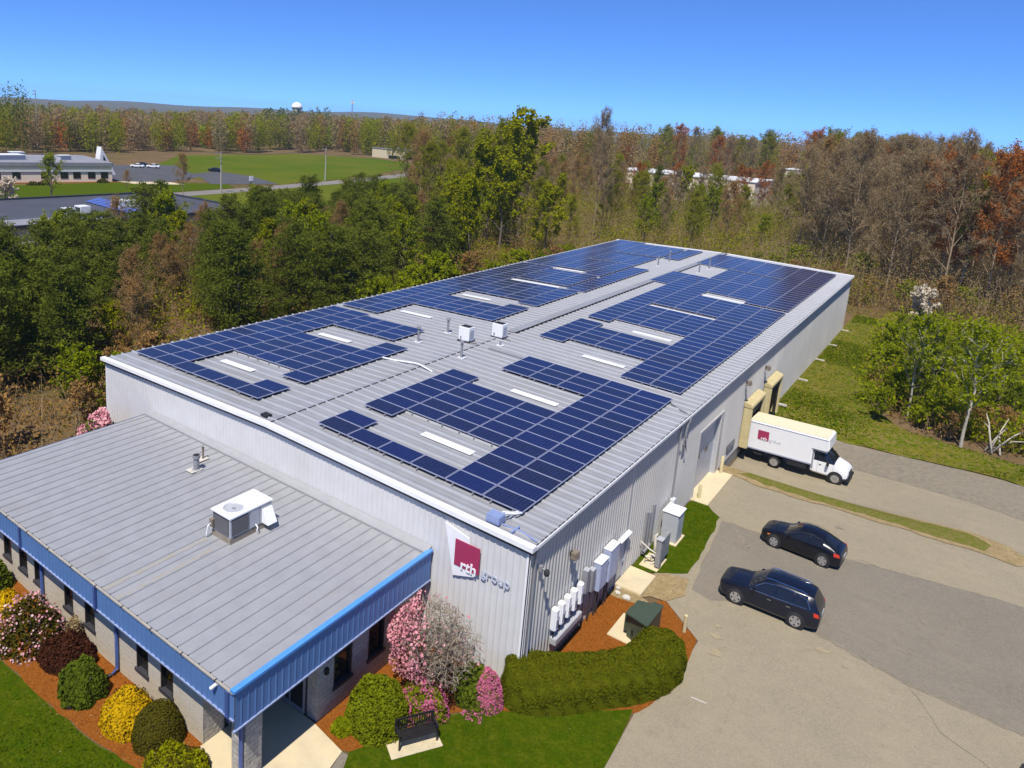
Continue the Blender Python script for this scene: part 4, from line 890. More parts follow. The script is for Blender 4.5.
b = MB(); b.hexa([(UX1+.005,UY1-.62,uz+.35),(UX1+.45,UY1-.62,uz+.35),(UX1+.45,UY1-.08,uz+.35),(UX1+.005,UY1-.08,uz+.35),(UX1+.005,UY1-.62,uz+1.0),(UX1+.08,UY1-.62,uz+1.0),(UX1+.08,UY1-.08,uz+1.0),(UX1+.005,UY1-.08,uz+1.0)]); b.build('intake_hood', M['white'], t, bevel=.01)
b = MB(); b.tube([(UX0+.2,UY0-.05,uz+.8),(UX0+.1,UY0-.25,uz+.55),(UX0+.05,UY0-.3,uz+.1)], .035, 6); b.build('cable', M['white'], t); b = MB(); b.tube([(UX1,UY1-.95,uz+.4),(UX1+.2,UY1-1.0,uz+.35),(UX1+.2,UY1-1.05,uz+.2)], .03, 6); b.build('condensate_pipe', M['white'], t)
b = MB(); b.box(UX0+.05,UX0+.25,UY0-.15,UY0-.0,uz+.5,uz+.85); b.build('switch_box', M['wood'], t)
# ------------------------------------------------------------------ vehicles
def loft_body(stations, glass_fn):
    """stations: (x, zb, zbelt, ztop, w, wbelt, wtop, crown); returns body MB, glass MB"""
    rows = []
    for x, zb, zl, zt, w, wl, wt, cr in stations:
        half = [(x, w*.90, zb), (x, w, zb+.12), (x, w*1.0, zb+(zl-zb)*.55), (x, w*.985, zb+(zl-zb)*.82), (x, wl, zl), (x, wt+(wl-wt)*.12, zl+(zt-zl)*.86), (x, wt*.88, zt-.012), (x, wt*.5, zt+cr*.75), (x, 0, zt+cr)]
        rows.append(half + [(p[0], -p[1], p[2]) for p in half[-2::-1]])
    n = len(rows[0]); body, glass = MB(), MB()
    vs = [p for r in rows for p in r]
    body.v = list(vs); glass.v = list(vs)
    for i in range(len(rows)-1):
        for k in range(n-1):
            f = (i*n+k, i*n+k+1, (i+1)*n+k+1, (i+1)*n+k); kk = k if k < 8 else n-2-k
            (glass if glass_fn(i, kk) else body).f.append(f)
        body.f.append((i*n+n-1, i*n, (i+1)*n, (i+1)*n+n-1))
    body.f.append(tuple(range(n))); body.f.append(tuple((len(rows)-1)*n+k for k in range(n))[::-1])
    body.m = [0]*len(body.f); glass.m = [0]*len(glass.f); return body, glass
def clean(o):
    bm = bmesh.new(); bm.from_mesh(o.data); bmesh.ops.delete(bm, geom=[v for v in bm.verts if not v.link_faces], context='VERTS')
    bmesh.ops.recalc_face_normals(bm, faces=bm.faces); bm.to_mesh(o.data); bm.free(); return o
def wheel(parent, x, y, r, wd, spokes=5):
    s = 1 if y > 0 else -1
    b = MB(); b.tube([(x,y-wd/2,r),(x,y-wd*.35,r),(x,y+wd*.35,r),(x,y+wd/2,r)], [r*.9,r,r,r*.9], 24); wh = b.build('wheel', M['tyre'], parent, world=False, sharp=40)
    yo = y + s*(wd/2+.004); b = MB()
    for k in range(24):
        a, c = 2*math.pi*k/24, 2*math.pi*(k+1)/24
        for r0, r1 in ((r*.60, r*.70),): b.quad((x+r0*math.cos(a),yo,r+r0*math.sin(a)),(x+r1*math.cos(a),yo,r+r1*math.sin(a)),(x+r1*math.cos(c),yo,r+r1*math.sin(c)),(x+r0*math.cos(c),yo,r+r0*math.sin(c)))
    for k in range(spokes):
        a = 2*math.pi*k/spokes+.3; u = Vector((math.cos(a),0,math.sin(a))); v_ = Vector((-math.sin(a),0,math.cos(a))); o = Vector((x,yo,r))
        b.quad(*[tuple(o+u*p+v_*q) for p, q in ((0,-.06),(r*.62,-.075),(r*.62,.075),(0,.06))])
    b.tube([(x,yo-.002,r),(x,yo+s*.012,r)], r*.14, 12); b.build('rim', M['rim'], wh, world=False)
    b = MB(); b.tube([(x,yo-s*.016,r),(x,yo-s*.008,r)], r*.62, 20); b.build('brake', M['darkmetal'], wh, world=False); return wh
def patch(parent, name, m, pts, t=.02):
    """thin solid over a polygon; pts in order, thickened along its normal"""
    P = [Vector(p) for p in pts]; n = (P[1]-P[0]).cross(P[2]-P[0]).normalized()
    b = MB(); k = len(P); b.add([tuple(p) for p in P]+[tuple(p+n*t) for p in P], [tuple(range(k))[::-1], tuple(range(k,2*k))]+[(i,(i+1)%k,k+(i+1)%k,k+i) for i in range(k)]); return b.build(name, M[m], parent, world=False)
def make_suv(name, label, cat, loc, yaw, group):
    t = thing(name, label, cat, loc, group, (0,0,yaw))
    S = [(0,.42,.66,.72,.52,.50,.46,.0),(.05,.30,.74,.80,.72,.70,.6,.01),(.22,.22,.84,.92,.88,.84,.7,.02),(.7,.20,.92,1.00,.945,.90,.74,.03),(1.25,.20,.97,1.06,.955,.92,.78,.03),
         (1.42,.20,1.00,1.10,.955,.92,.80,.03),(2.12,.20,1.02,1.60,.955,.925,.66,.05),(2.30,.20,1.03,1.66,.955,.925,.65,.06),(2.66,.20,1.03,1.70,.955,.925,.65,.06),(2.76,.20,1.03,1.71,.955,.925,.65,.06),
         (3.48,.20,1.05,1.69,.955,.925,.65,.06),(3.58,.20,1.06,1.68,.955,.92,.65,.06),(4.12,.21,1.10,1.66,.95,.90,.62,.05),(4.36,.22,1.10,1.60,.94,.885,.60,.04),(4.62,.26,1.02,1.16,.90,.85,.72,.02),(4.74,.32,.86,.95,.86,.80,.68,.01),(4.78,.44,.72,.78,.74,.7,.6,0)]
    gl = lambda i, k: (k in (4,) and i in (5,6,7,9,11)) or (k in (6,7) and i == 5) or (k in (6,7) and i == 13) or (k == 5 and i in (5,13))
    bo, gb = loft_body(S, gl)
    clean(bo.build('body', M['carpaint'], t, world=False, sharp=38)); clean(gb.build('windows', M['carglass'], t, world=False))
    for s in (1, -1):
        for x in (.92, 3.75):
            b = MB(); b.tube([(x,s*.90,.37),(x,s*.962,.37)], .45, 28); b.build('wheel_arch', M['dark'], t, world=False)
            wheel(t, x, s*.885, .37, .24)
        patch(t, 'headlight', 'clearlens', [(.10,s*.74,.66),(.36,s*.88,.72),(.40,s*.875,.82),(.16,s*.72,.80)] if s > 0 else [(.10,s*.74,.66),(.16,s*.72,.80),(.40,s*.875,.82),(.36,s*.88,.72)], .02)
        patch(t, 'tail_light', 'redlens', [(4.50,s*.925,.86),(4.74,s*.855,.86),(4.66,s*.85,1.02),(4.46,s*.90,1.04)] if s < 0 else [(4.50,s*.925,.86),(4.46,s*.90,1.04),(4.66,s*.85,1.02),(4.74,s*.855,.86)], .025)
        b = MB(); b.hexa([(1.62,s*.93,1.02),(1.78,s*.93,1.02),(1.78,s*1.12,1.04),(1.66,s*1.12,1.04),(1.62,s*.93,1.14),(1.78,s*.93,1.14),(1.78,s*1.12,1.19),(1.66,s*1.12,1.19)]); b.build('mirror', M['carpaint'], t, world=False)
        b = MB(); b.tube([(2.15,s*.60,1.655),(2.35,s*.60,1.725),(3.8,s*.59,1.70),(4.05,s*.58,1.635)], .018, 6); b.build('roof_rail', M['chrome'], t, world=False)
        b = MB(); b.tube([(1.55,s*.936,1.045),(2.5,s*.938,1.055),(4.15,s*.915,1.115)], .014, 6); b.tube([(1.75,s*.875,1.24),(2.15,s*.80,1.53),(2.8,s*.765,1.63),(3.6,s*.765,1.61),(4.1,s*.80,1.47),(4.3,s*.885,1.13)], .012, 6); b.build('chrome_trim', M['chrome'], t, world=False)
        b = MB(); b.box(2.38,2.56,s*.958-.012,s*.958+.012,.86,.89); b.box(3.25,3.43,s*.958-.012,s*.958+.012,.88,.91); b.build('door_handle', M['chrome'], t, world=False)
    b = MB(); b.box(4.70,4.79,-.26,.26,.72,.84); b.build('number_plate', M['lightgrey'], t, world=False)
    b = MB(); b.box(-.01,.03,-.4,.4,.46,.66); b.build('grille', M['plastic'], t, world=False); return t
def make_hatch(name, label, cat, loc, yaw, group):
    t = thing(name, label, cat, loc, group, (0,0,yaw))
    S = [(0,.40,.58,.62,.50,.48,.44,.0),(.06,.28,.64,.70,.72,.68,.58,.01),(.28,.20,.74,.80,.87,.82,.68,.02),(.75,.19,.82,.88,.92,.87,.72,.03),(1.2,.18,.87,.94,.93,.89,.76,.03),
         (1.36,.18,.90,.98,.93,.89,.78,.03),(2.15,.18,.93,1.38,.93,.895,.60,.05),(2.38,.18,.94,1.42,.93,.895,.59,.05),(2.72,.18,.95,1.43,.93,.895,.59,.05),(2.80,.18,.95,1.43,.93,.895,.59,.05),
         (3.35,.18,.97,1.36,.93,.89,.58,.05),(3.5,.18,.98,1.32,.93,.885,.58,.04),(4.12,.22,.97,1.04,.91,.85,.70,.03),(4.38,.26,.90,.97,.87,.82,.68,.02),(4.52,.32,.74,.80,.82,.76,.64,.01),(4.56,.42,.6,.64,.7,.66,.56,0)]
    gl = lambda i, k: (k == 4 and i in (5,6,7,9,10)) or (k in (5,6,7) and i == 5) or (k in (6,7) and i == 11)
    bo, gb = loft_body(S, gl)
    clean(bo.build('body', M['carpaint2'], t, world=False, sharp=38)); clean(gb.build('windows', M['carglass'], t, world=False))
    for s in (1, -1):
        for x in (.88, 3.62):
            b = MB(); b.tube([(x,s*.88,.345),(x,s*.936,.345)], .42, 28); b.build('wheel_arch', M['dark'], t, world=False)
            wheel(t, x, s*.86, .345, .23)
        patch(t, 'headlight', 'clearlens', [(.12,s*.73,.57),(.42,s*.86,.64),(.46,s*.855,.73),(.2,s*.7,.68)] if s > 0 else [(.12,s*.73,.57),(.2,s*.7,.68),(.46,s*.855,.73),(.42,s*.86,.64)], .02)
        patch(t, 'indicator', 'amber', [(.45,s*.905,.60),(.62,s*.918,.62),(.62,s*.914,.68),(.45,s*.898,.66)] if s > 0 else [(.45,s*.905,.60),(.45,s*.898,.66),(.62,s*.914,.68),(.62,s*.918,.62)], .02)
        patch(t, 'tail_light', 'redlens', [(4.15,s*.912,.76),(4.48,s*.835,.76),(4.40,s*.82,.92),(4.12,s*.87,.93)] if s < 0 else [(4.15,s*.912,.76),(4.12,s*.87,.93),(4.40,s*.82,.92),(4.48,s*.835,.76)], .025)
        b = MB(); b.hexa([(1.58,s*.90,.95),(1.72,s*.90,.95),(1.72,s*1.06,.97),(1.62,s*1.06,.97),(1.58,s*.90,1.04),(1.72,s*.90,1.04),(1.72,s*1.06,1.08),(1.62,s*1.06,1.08)]); b.build('mirror', M['carpaint2'], t, world=False)
        b = MB(); b.tube([(1.7,s*.85,1.1),(2.2,s*.74,1.33),(2.8,s*.70,1.39),(3.4,s*.72,1.31)], .01, 6); b.build('window_trim', M['darkmetal'], t, world=False)
    b = MB(); b.box(4.50,4.57,-.26,.26,.60,.72); b.build('number_plate', M['lightgrey'], t, world=False)
    b = MB(); b.box(-.01,.03,-.36,.36,.42,.56); b.build('grille', M['plastic'], t, world=False); return t
PARK = 'dark cars parked on the lot'
sv_ = make_suv('suv', 'black estate style suv with chrome roof rails parked nearest the hedge', 'car', (4.2, 13.66, .04), rad(.5), PARK); sv_.scale = (.98,1,1.07)
hc_ = make_hatch('car', 'black low hatchback with red tail lights parked near the grass strip', 'car', (4.6, 20.7, .04), rad(-4.5), PARK); hc_.scale = (.94,.98,1.10)
make_suv('suv', 'black car mostly cut off at the bottom right corner', 'car', (16.35, 8.3, .04), rad(-4), PARK)

# box truck
TR = thing('box_truck', 'white box truck with cream roof backed up to the dock shelter', 'truck', (.42, 34.75, g(2,34)+.06), None, (0, rad(-1.9), rad(-2.2)))
b = MB(); pf = [(0,1.0),(4.5,1.0),(4.5,2.22),(5.45,2.22),(5.58,2.4),(5.50,3.22),(0,3.22)]; n = len(pf)
b.add([(x,-1.15,z) for x,z in pf] + [(x,1.15,z) for x,z in pf], [tuple(range(n)), tuple(range(n,2*n))[::-1]] + [(i,n+i,n+(i+1)%n,(i+1)%n) for i in range(n)])
box = b.build('cargo_box', M['truckwhite'], TR, world=False, bevel=.07)
b = MB(); b.box(.03, 5.38, -1.06, 1.06, 3.221, 3.25); b.build('roof', M['truckroof'], TR, world=False, bevel=.012)
b = MB(); b.box(.0, 5.45, -1.165, -1.14, 3.08, 3.13); b.box(.0, 4.5, -1.165, -1.14, 1.0, 1.1); b.box(0,5.45,1.14,1.165,3.05,3.12); b.build('rail', M['silver'], TR, world=False)
b = MB(); b.box(-.02, .02, -1.05, 1.05, 1.05, 3.1); b.build('rear_door', M['lightgrey'], TR, world=False)
b = MB(); b.box(.1, 4.8, -.45, .45, .62, .98); b.box(.5,1.1,-1.05,1.05,.62,.8); b.box(2.9,4.2,-1.1,-.6,.55,.95); b.build('chassis', M['dark'], TR, world=False)
S = [(4.45,.50,1.38,2.05,.98,.96,.80,.05),(4.62,.45,1.40,2.14,.99,.97,.80,.05),(5.30,.42,1.40,2.14,.99,.97,.80,.05),(5.42,.42,1.40,2.10,.99,.97,.80,.05),(5.98,.42,1.36,1.46,.98,.95,.84,.05),(6.05,.42,1.32,1.40,.98,.95,.84,.05),(6.55,.42,1.14,1.22,.97,.92,.80,.04),(6.80,.45,.98,1.04,.94,.88,.78,.02),(6.86,.55,.85,.9,.88,.84,.74,0)]
gl = lambda i, k: (k == 4 and i in (1,2,3)) or (k in (5,6,7) and i == 3)
bo, gb = loft_body(S, gl)
clean(bo.build('cab', M['truckwhite'], TR, world=False, sharp=38)); clean(gb.build('windows', M['carglass'], TR, world=False))
for s in (1, -1):
    b = MB(); b.tube([(6.12,s*.93,.42),(6.12,s*1.0,.42)], .50, 28); b.build('wheel_arch', M['dark'], TR, world=False)
    wheel(TR, 6.12, s*.90, .40, .26, 8); wheel(TR, 2.02, s*.92, .40, .42, 8)
    b = MB(); b.box(5.55,5.62,s*1.02-.04,s*1.02+.04,1.32,1.36); b.box(5.52,5.66,min(s*1.08,s*1.30),max(s*1.08,s*1.30),1.28,1.62); b.build('mirror', M['plastic'], TR, world=False)
    b = MB(); b.box(5.0,5.15,s*1.0-.012,s*1.0+.012,1.14,1.18); b.build('door_handle', M['plastic'], TR, world=False)
    b = MB(); b.box(4.9,4.91,s*.997-.006,s*.997+.006,.55,1.36); b.box(5.92,5.93,s*.992-.006,s*.992+.006,.75,1.32); b.build('door_gap', M['grey'], TR, world=False)
    patch(TR, 'indicator', 'redlens' if 0 else 'amber', [(6.62,s*.955,.80),(6.84,s*.90,.80),(6.82,s*.885,.93),(6.62,s*.94,.95)] if s > 0 else [(6.62,s*.955,.80),(6.62,s*.94,.95),(6.82,s*.885,.93),(6.84,s*.90,.80)], .025)
    patch(TR, 'headlight', 'clearlens', [(6.88,s*.55,.74),(6.88,s*.84,.74),(6.88,s*.84,.9),(6.88,s*.55,.9)] if s > 0 else [(6.88,s*.55,.74),(6.88,s*.55,.9),(6.88,s*.84,.9),(6.88,s*.84,.74)], .02)
b = MB(); b.box(6.85,6.90,-.5,.5,.62,.92); b.build('grille', M['plastic'], TR, world=False)
b = MB(); b.box(6.70,7.0,-.98,.98,.36,.58); b.build('bumper', M['plastic'], TR, world=False, bevel=.04)
b = MB(); b.box(4.46,4.60,-1.0,1.0,.7,2.1); b.build('cab_gap', M['grey'], TR, world=False)
# maroon logo square with white letters on the near side
b = MB(); b.box(.72,1.50,-1.185,-1.172,1.92,2.62); b.build('logo_square', M['magenta'], TR, world=False)
text_part('rth_lettering', 'rth', .36, 'white', TR, (.94,-1.19,1.90), (1,0,0), (0,0,1), .012, world=False, bold=.006)
text_part('group_lettering', 'group', .34, 'ghost', TR, (1.56,-1.178,1.95), (1,0,0), (0,0,1), .012, world=False)

# bench on its slab
b = MB(); b.prism([(-2.85,-5.2),(-2.02,-5.75),(-.95,-4.0),(-1.85,-3.45)], -.05, .06); tag(b.build('concrete_slab', M['conc']), kind='structure')
bt = thing('park_bench', 'black metal bench with slatted back on a small slab', 'bench', (-1.93,-4.45,.06), None, (0,0,math.atan2(1.75,1.05)))
# local x along the bench, +y behind
b = MB()
for k in range(6): b.box(-.75,.75,-.34+k*.085,-.34+k*.085+.07,.42,.45)
b.build('seat', M['bench'], bt, world=False)
b = MB(); b.box(-.75,.75,.17,.21,.84,.92); b.box(-.75,.75,.14,.18,.50,.55)
for k in range(15): x = -.70+k*.1; b.box(x-.018,x+.018,.16,.185,.55,.84)
b.build('backrest', M['bench'], bt, world=False)
for x in (-.76,.76):
    b = MB(); b.box(x-.03,x+.03,-.33,-.27,0,.62); b.build('leg', M['bench'], bt, world=False)
    b = MB(); b.hexa([(x-.03,.17,0),(x+.03,.17,0),(x+.03,.26,0),(x-.03,.26,0),(x-.03,.15,.9),(x+.03,.15,.9),(x+.03,.22,.9),(x-.03,.22,.9)]); b.build('leg', M['bench'], bt, world=False)
    b = MB(); b.box(x-.035,x+.035,-.36,.2,.62,.66); b.build('armrest', M['bench'], bt, world=False)
# ------------------------------------------------------------------ shrubs and hedge
def dome_points(n, rx, ry, h, squash=.9, shell=.55, noise=.12, z0=.05):
    d = rng.normal(size=(n,3)); d /= np.linalg.norm(d, axis=1, keepdims=True); d[:,2] = np.abs(d[:,2])*1.0 - .12
    d /= np.linalg.norm(d, axis=1, keepdims=True)
    ph = rng.random(6)*6.28
    lump = 1 + noise*(np.sin(d[:,0]*4.3+ph[0])*np.sin(d[:,1]*5.1+ph[1]) + .6*np.sin(d[:,0]*9+ph[2])*np.sin(d[:,1]*8+ph[3]+d[:,2]*7))
    r = (shell + (1-shell)*rng.random((n,1))**.35)*lump[:,None]
    P = d*r*np.array([rx, ry, h]); P[:,2] = np.maximum(P[:,2], z0*rng.random(n)); return P, d
def core(name, rx, ry, h, m, parent, amp=.08):
    bm = bmesh.new(); bmesh.ops.create_icosphere(bm, subdivisions=3, radius=1)
    for v in bm.verts:
        k = 1 + amp*math.sin(v.co.x*5+1)*math.sin(v.co.y*6+2); v.co = Vector((v.co.x*rx*k, v.co.y*ry*k, max(-.1, v.co.z)*h*k))
    me = bpy.data.meshes.new(name); bm.to_mesh(me); bm.free(); me.materials.append(m)
    o = bpy.data.objects.new(name, me); COL.objects.link(o); o.parent = parent; return o
def shrub(name, label, cat, x, y, rx, ry, h, m, n=2600, size=.11, bias=.5, flower=None, ff=0, fsize=.12, group=None, stems=True, noise=.12, shell=.6, corek=.8, rz=0, fpick=None, z=0., aspect=1.6, solid=True):
    t = thing(name, label, cat, (x, y, z), group, (0,0,rz))
    P, d = dome_points(n, rx, ry, h, noise=noise, shell=shell)
    quads_obj('foliage', leaves(P, size, d, bias, aspect), M[m], t)
    if solid: core('inner_foliage', rx*corek, ry*corek, h*corek, M[m], t)
    if flower:
        P, d = dome_points(ff*3, rx*1.03, ry*1.03, h*1.03, noise=noise, shell=.85)
        c = rng.normal(size=(max(4, ff//22), 3)); c /= np.linalg.norm(c, axis=1, keepdims=True); c[:,2] = np.abs(c[:,2])
        w = np.max(d @ c.T, axis=1) + rng.normal(size=len(d))*.05; k = np.argsort(-w)[:ff]
        if fpick is not None: keep = np.array([fpick(p) for p in P]); k = np.nonzero(keep)[0][:ff]
        quads_obj('blossom', leaves(P[k], fsize, d[k], .45, 1.1), M[flower], t)
    if stems:
        b = MB()
        for k in range(7):
            a = k*.9; b.tube([(.05*math.cos(a),.05*math.sin(a),-.05),(rx*.45*math.cos(a),ry*.45*math.sin(a),h*.45),(rx*.7*math.cos(a),ry*.7*math.sin(a),h*.75)], [.03,.02,.01], 5)
        b.build('stems', M['bark'], t, world=False)
    return t
shrub('shrub', 'rounded dark green two lobed shrub between the downspouts', 'shrub', -13.35,-11.3,.95,.85,1.45,'shrubgreen',9000,.095,.5)
shrub('shrub', 'bright yellow flowering dome shaped shrub', 'shrub', -10.75,-10.95,1.05,.95,1.35,'yellowleaf',12000,.065,.55, noise=.05,flower='brownshrub',ff=350,fsize=.07)
shrub('shrub', 'bronze green clipped dome shrub touching the yellow one', 'shrub', -9.25,-10.6,.98,.95,1.45,'brownshrub',15000,.05,.6, noise=.03)
shrub('shrub', 'pink and cream flowering shrub at the left picture edge', 'shrub', -17.75,-11.25,1.45,1.3,2.1,'brownshrub',3200,.09,.3,'pink',800,.10, shell=.4, solid=False)
o = shrub('shrub', 'low dark red brown shrub in front of the wall', 'shrub', -15.6,-10.75,1.25,1.0,1.05,'redshrub',9000,.07,.4)
shrub('shrub', 'grey bare shrub leaning on the block wall', 'shrub', -16.2,-10.15,.55,.35,1.35,'greybud',900,.08,.2, solid=False)
shrub('shrub', 'mottled yellow green shrub at the bottom edge beside the entrance', 'shrub', -7.35,-11.2,1.25,1.0,1.0,'lime',9000,.07,.4,'brownshrub',1500,.08)
shrub('shrub', 'dark green shrub against the wall at the far left', 'shrub', -22.6,-10.7,.8,.7,1.4,'shrubgreen',2500,.12,.5)
shrub('shrub', 'small yellow shrub at the far left edge', 'shrub', -20.6,-11.0,.75,.7,.85,'yellowleaf',2200,.10,.5)
shrub('shrub', 'large light green dome shrub left of the bench', 'shrub', -3.65,-4.75,1.25,1.2,1.95,'azgreen',17000,.075,.45, noise=.06)
shrub('shrub', 'small green tuft at the foot of the large light green shrub', 'shrub', -4.35,-5.95,.38,.36,.5,'fresh',800,.12,.3, stems=False)
shrub('shrub', 'sparse pink azalea directly behind the bench', 'shrub', -2.55,-3.15,1.0,.9,1.15,'azgreen',4200,.08,.35,'hotpink',1900,.085)
shrub('shrub', 'dark green rhododendron between the two pink azaleas', 'shrub', -1.5,-1.25,.95,.8,1.45,'shrubgreen',6500,.11,.4)
shrub('shrub', 'round deep pink azalea at the left end of the hedge', 'shrub', -.8,-1.2,.60,.58,1.65,'azgreen',2600,.08,.4,'hotpink',3600,.075, noise=.05)
o = shrub('shrub', 'pale pink fading blossom on the ground before the round azalea', 'shrub', -.9,-2.1,.5,.3,.2,'hotpink',130,.06,.2, stems=False, solid=False)
shrub('shrub', 'large pink rhododendron behind the office wing roof', 'shrub', -29.5,-1.35,2.3,1.25,3.75,'shrubgreen',3500,.16,.4,'pink',6500,.18)
# magnolia: bare twiggy crown, blossom on its left rim
t = thing('flowering_tree', 'small round tree with pink blossom on one side and bare tan twigs on the other', 'tree', (-3.05,-1.95,0))
b = MB()
for k in range(11):
    a = k*.57+.2; r0 = .1; u = .75+.25*random.random()
    p = [(0,0,0),(.35*math.cos(a),.3*math.sin(a),.9),(1.0*u*math.cos(a),.8*u*math.sin(a),2.1),(1.45*u*math.cos(a),1.1*u*math.sin(a),3.0)]; b.tube(p, [.06,.045,.03,.012], 6)
b.build('stems', M['bark'], t, world=False)
def ball(n, rx, ry, rz_, cz, shell):
    d = rng.normal(size=(n,3)); d /= np.linalg.norm(d, axis=1, keepdims=True); lump = 1+.10*np.sin(d[:,0]*5+1)*np.sin(d[:,1]*6+2)+.06*np.sin(d[:,2]*9)
    r = (shell+(1-shell)*rng.random((n,1))**.5)*lump[:,None]; return d*r*np.array([rx,ry,rz_])+np.array([0,0,cz]), d
P, d = ball(3800, 1.95, 1.5, 1.75, 2.2, .25)
tw = leaves(P, .030, d, .1, 11); e = P[:,0]*.8+P[:,1]*.6; k = (e > -.35) | (rng.random(len(P)) < .4)
quads_obj('twigs', tw[k], M['tanleaf'], t)
P, d = dome_points(1500, 1.4, 1.1, 1.3, noise=.1, shell=.3); quads_obj('lower_foliage', leaves(P, .10, d, .2), M['redshrub'], t)
P, d = ball(13000, 2.05, 1.6, 1.85, 2.2, .6); e = P[:,0]*.80+P[:,1]*.60
pr = np.clip(.62-.62*(e+1.15), .03, .72)*np.where(np.sin(P[:,2]*3.1+P[:,1]*2)+.8*np.sin(P[:,0]*3.3) > -.75, 1, .12)*np.where((e > .2) & (P[:,2] > 1.9), .35, 1)
k = rng.random(len(P)) < pr
quads_obj('blossom', leaves(P[k], .105, d[k], .4, 1.1), M['pink'], t)
# clipped hedge swept along a bend
hp = [(-.75,-.15),(.45,.5),(2.0,2.0),(3.25,3.5),(3.75,5.1),(3.75,6.7)]
def cat(pts, n):
    out = []
    for i in range(len(pts)-1):
        p0, p1, p2, p3 = [Vector(pts[min(max(j,0),len(pts)-1)]) for j in (i-1,i,i+1,i+2)]
        for k in range(n):
            s = k/n; out.append(.5*((2*p1)+(p2-p0)*s+(2*p0-5*p1+4*p2-p3)*s*s+(3*p1-p0-3*p2+p3)*s**3))
    out.append(Vector(pts[-1])); return out
hc = cat(hp, 10); NH = len(hc); Hm = 14
ht = thing('hedge', 'long clipped green hedge curving round the transformer', 'hedge', (2,2.5,0))
verts = []
for i, c in enumerate(hc):
    d = (hc[min(i+1,NH-1)]-hc[max(i-1,0)]).normalized(); nrm = Vector((d.y,-d.x)); s = i/(NH-1)
    endk = min(1, math.sqrt(max(0.02, 1-(abs(s-.5)*2)**9)))
    hw = (.98 + .12*math.sin(s*9))*endk; hh_ = (1.62 + .30*math.exp(-((s-.05)/.07)**2) + .05*math.sin(s*14))*(.35+.65*endk)
    for k in range(Hm+1):
        a = math.pi*k/Hm; ca, sa_ = math.cos(a), math.sin(a)
        px = math.copysign(abs(ca)**.55, ca)*hw; pz = (sa_**.45)*hh_
        verts.append((c.x+nrm.x*px, c.y+nrm.y*px, pz))
b = MB(); b.v = verts
for i in range(NH-1):
    for k in range(Hm): b.f.append((i*(Hm+1)+k, (i+1)*(Hm+1)+k, (i+1)*(Hm+1)+k+1, i*(Hm+1)+k+1))
b.f += [tuple(range(Hm+1)), tuple((NH-1)*(Hm+1)+k for k in range(Hm+1))[::-1]]; b.m = [0]*len(b.f)
bm = bmesh.new(); bmv = [bm.verts.new(p) for p in verts]
for f in b.f: bm.faces.new([bmv[i] for i in f])
bmesh.ops.triangulate(bm, faces=bm.faces); bm.normal_update()
tri = np.array([[v.co[:] for v in f.verts] for f in bm.faces]); nr = np.array([f.normal[:] for f in bm.faces]); ar = np.array([f.calc_area() for f in bm.faces]); bm.free()
cen = tri.mean(axis=1); mid = np.array([2.,2.5,.7])
idx = rng.choice(len(tri), 65000, p=ar/ar.sum()); u = rng.random((65000,2)); fl = u.sum(axis=1) > 1; u[fl] = 1-u[fl]
P = tri[idx,0] + (tri[idx,1]-tri[idx,0])*u[:,:1] + (tri[idx,2]-tri[idx,0])*u[:,1:]
n_ = nr[idx]; ctr = np.array([min(hc, key=lambda c: (c.x-p[0])**2+(c.y-p[1])**2)[:] for p in P[::13]]); 
sgn = np.sign(((P - np.array([0,0,0]))[:,2])*0+1)
core_in = np.repeat(ctr, 13, axis=0)[:len(P)]; outv = np.concatenate([P[:,:2]-core_in, (P[:,2:]-.7)], axis=1); flip = (np.sum(outv*n_, axis=1) < 0); n_[flip] *= -1
P = P + n_*(rng.random((len(P),1))*.11-.07+.05*(np.sin(P[:,:1]*7)*np.sin(P[:,1:2]*6+P[:,2:3]*5)))
P -= np.array([2,2.5,0])
quads_obj('foliage', leaves(P, .052, n_, .5, 1.6), M['hedge'], ht)
b.v = [((x-2)*1.0, y-2.5, z*.96) for x, y, z in b.v]
b.build('inner_foliage', M['hedge'], ht, world=False, smooth=True)

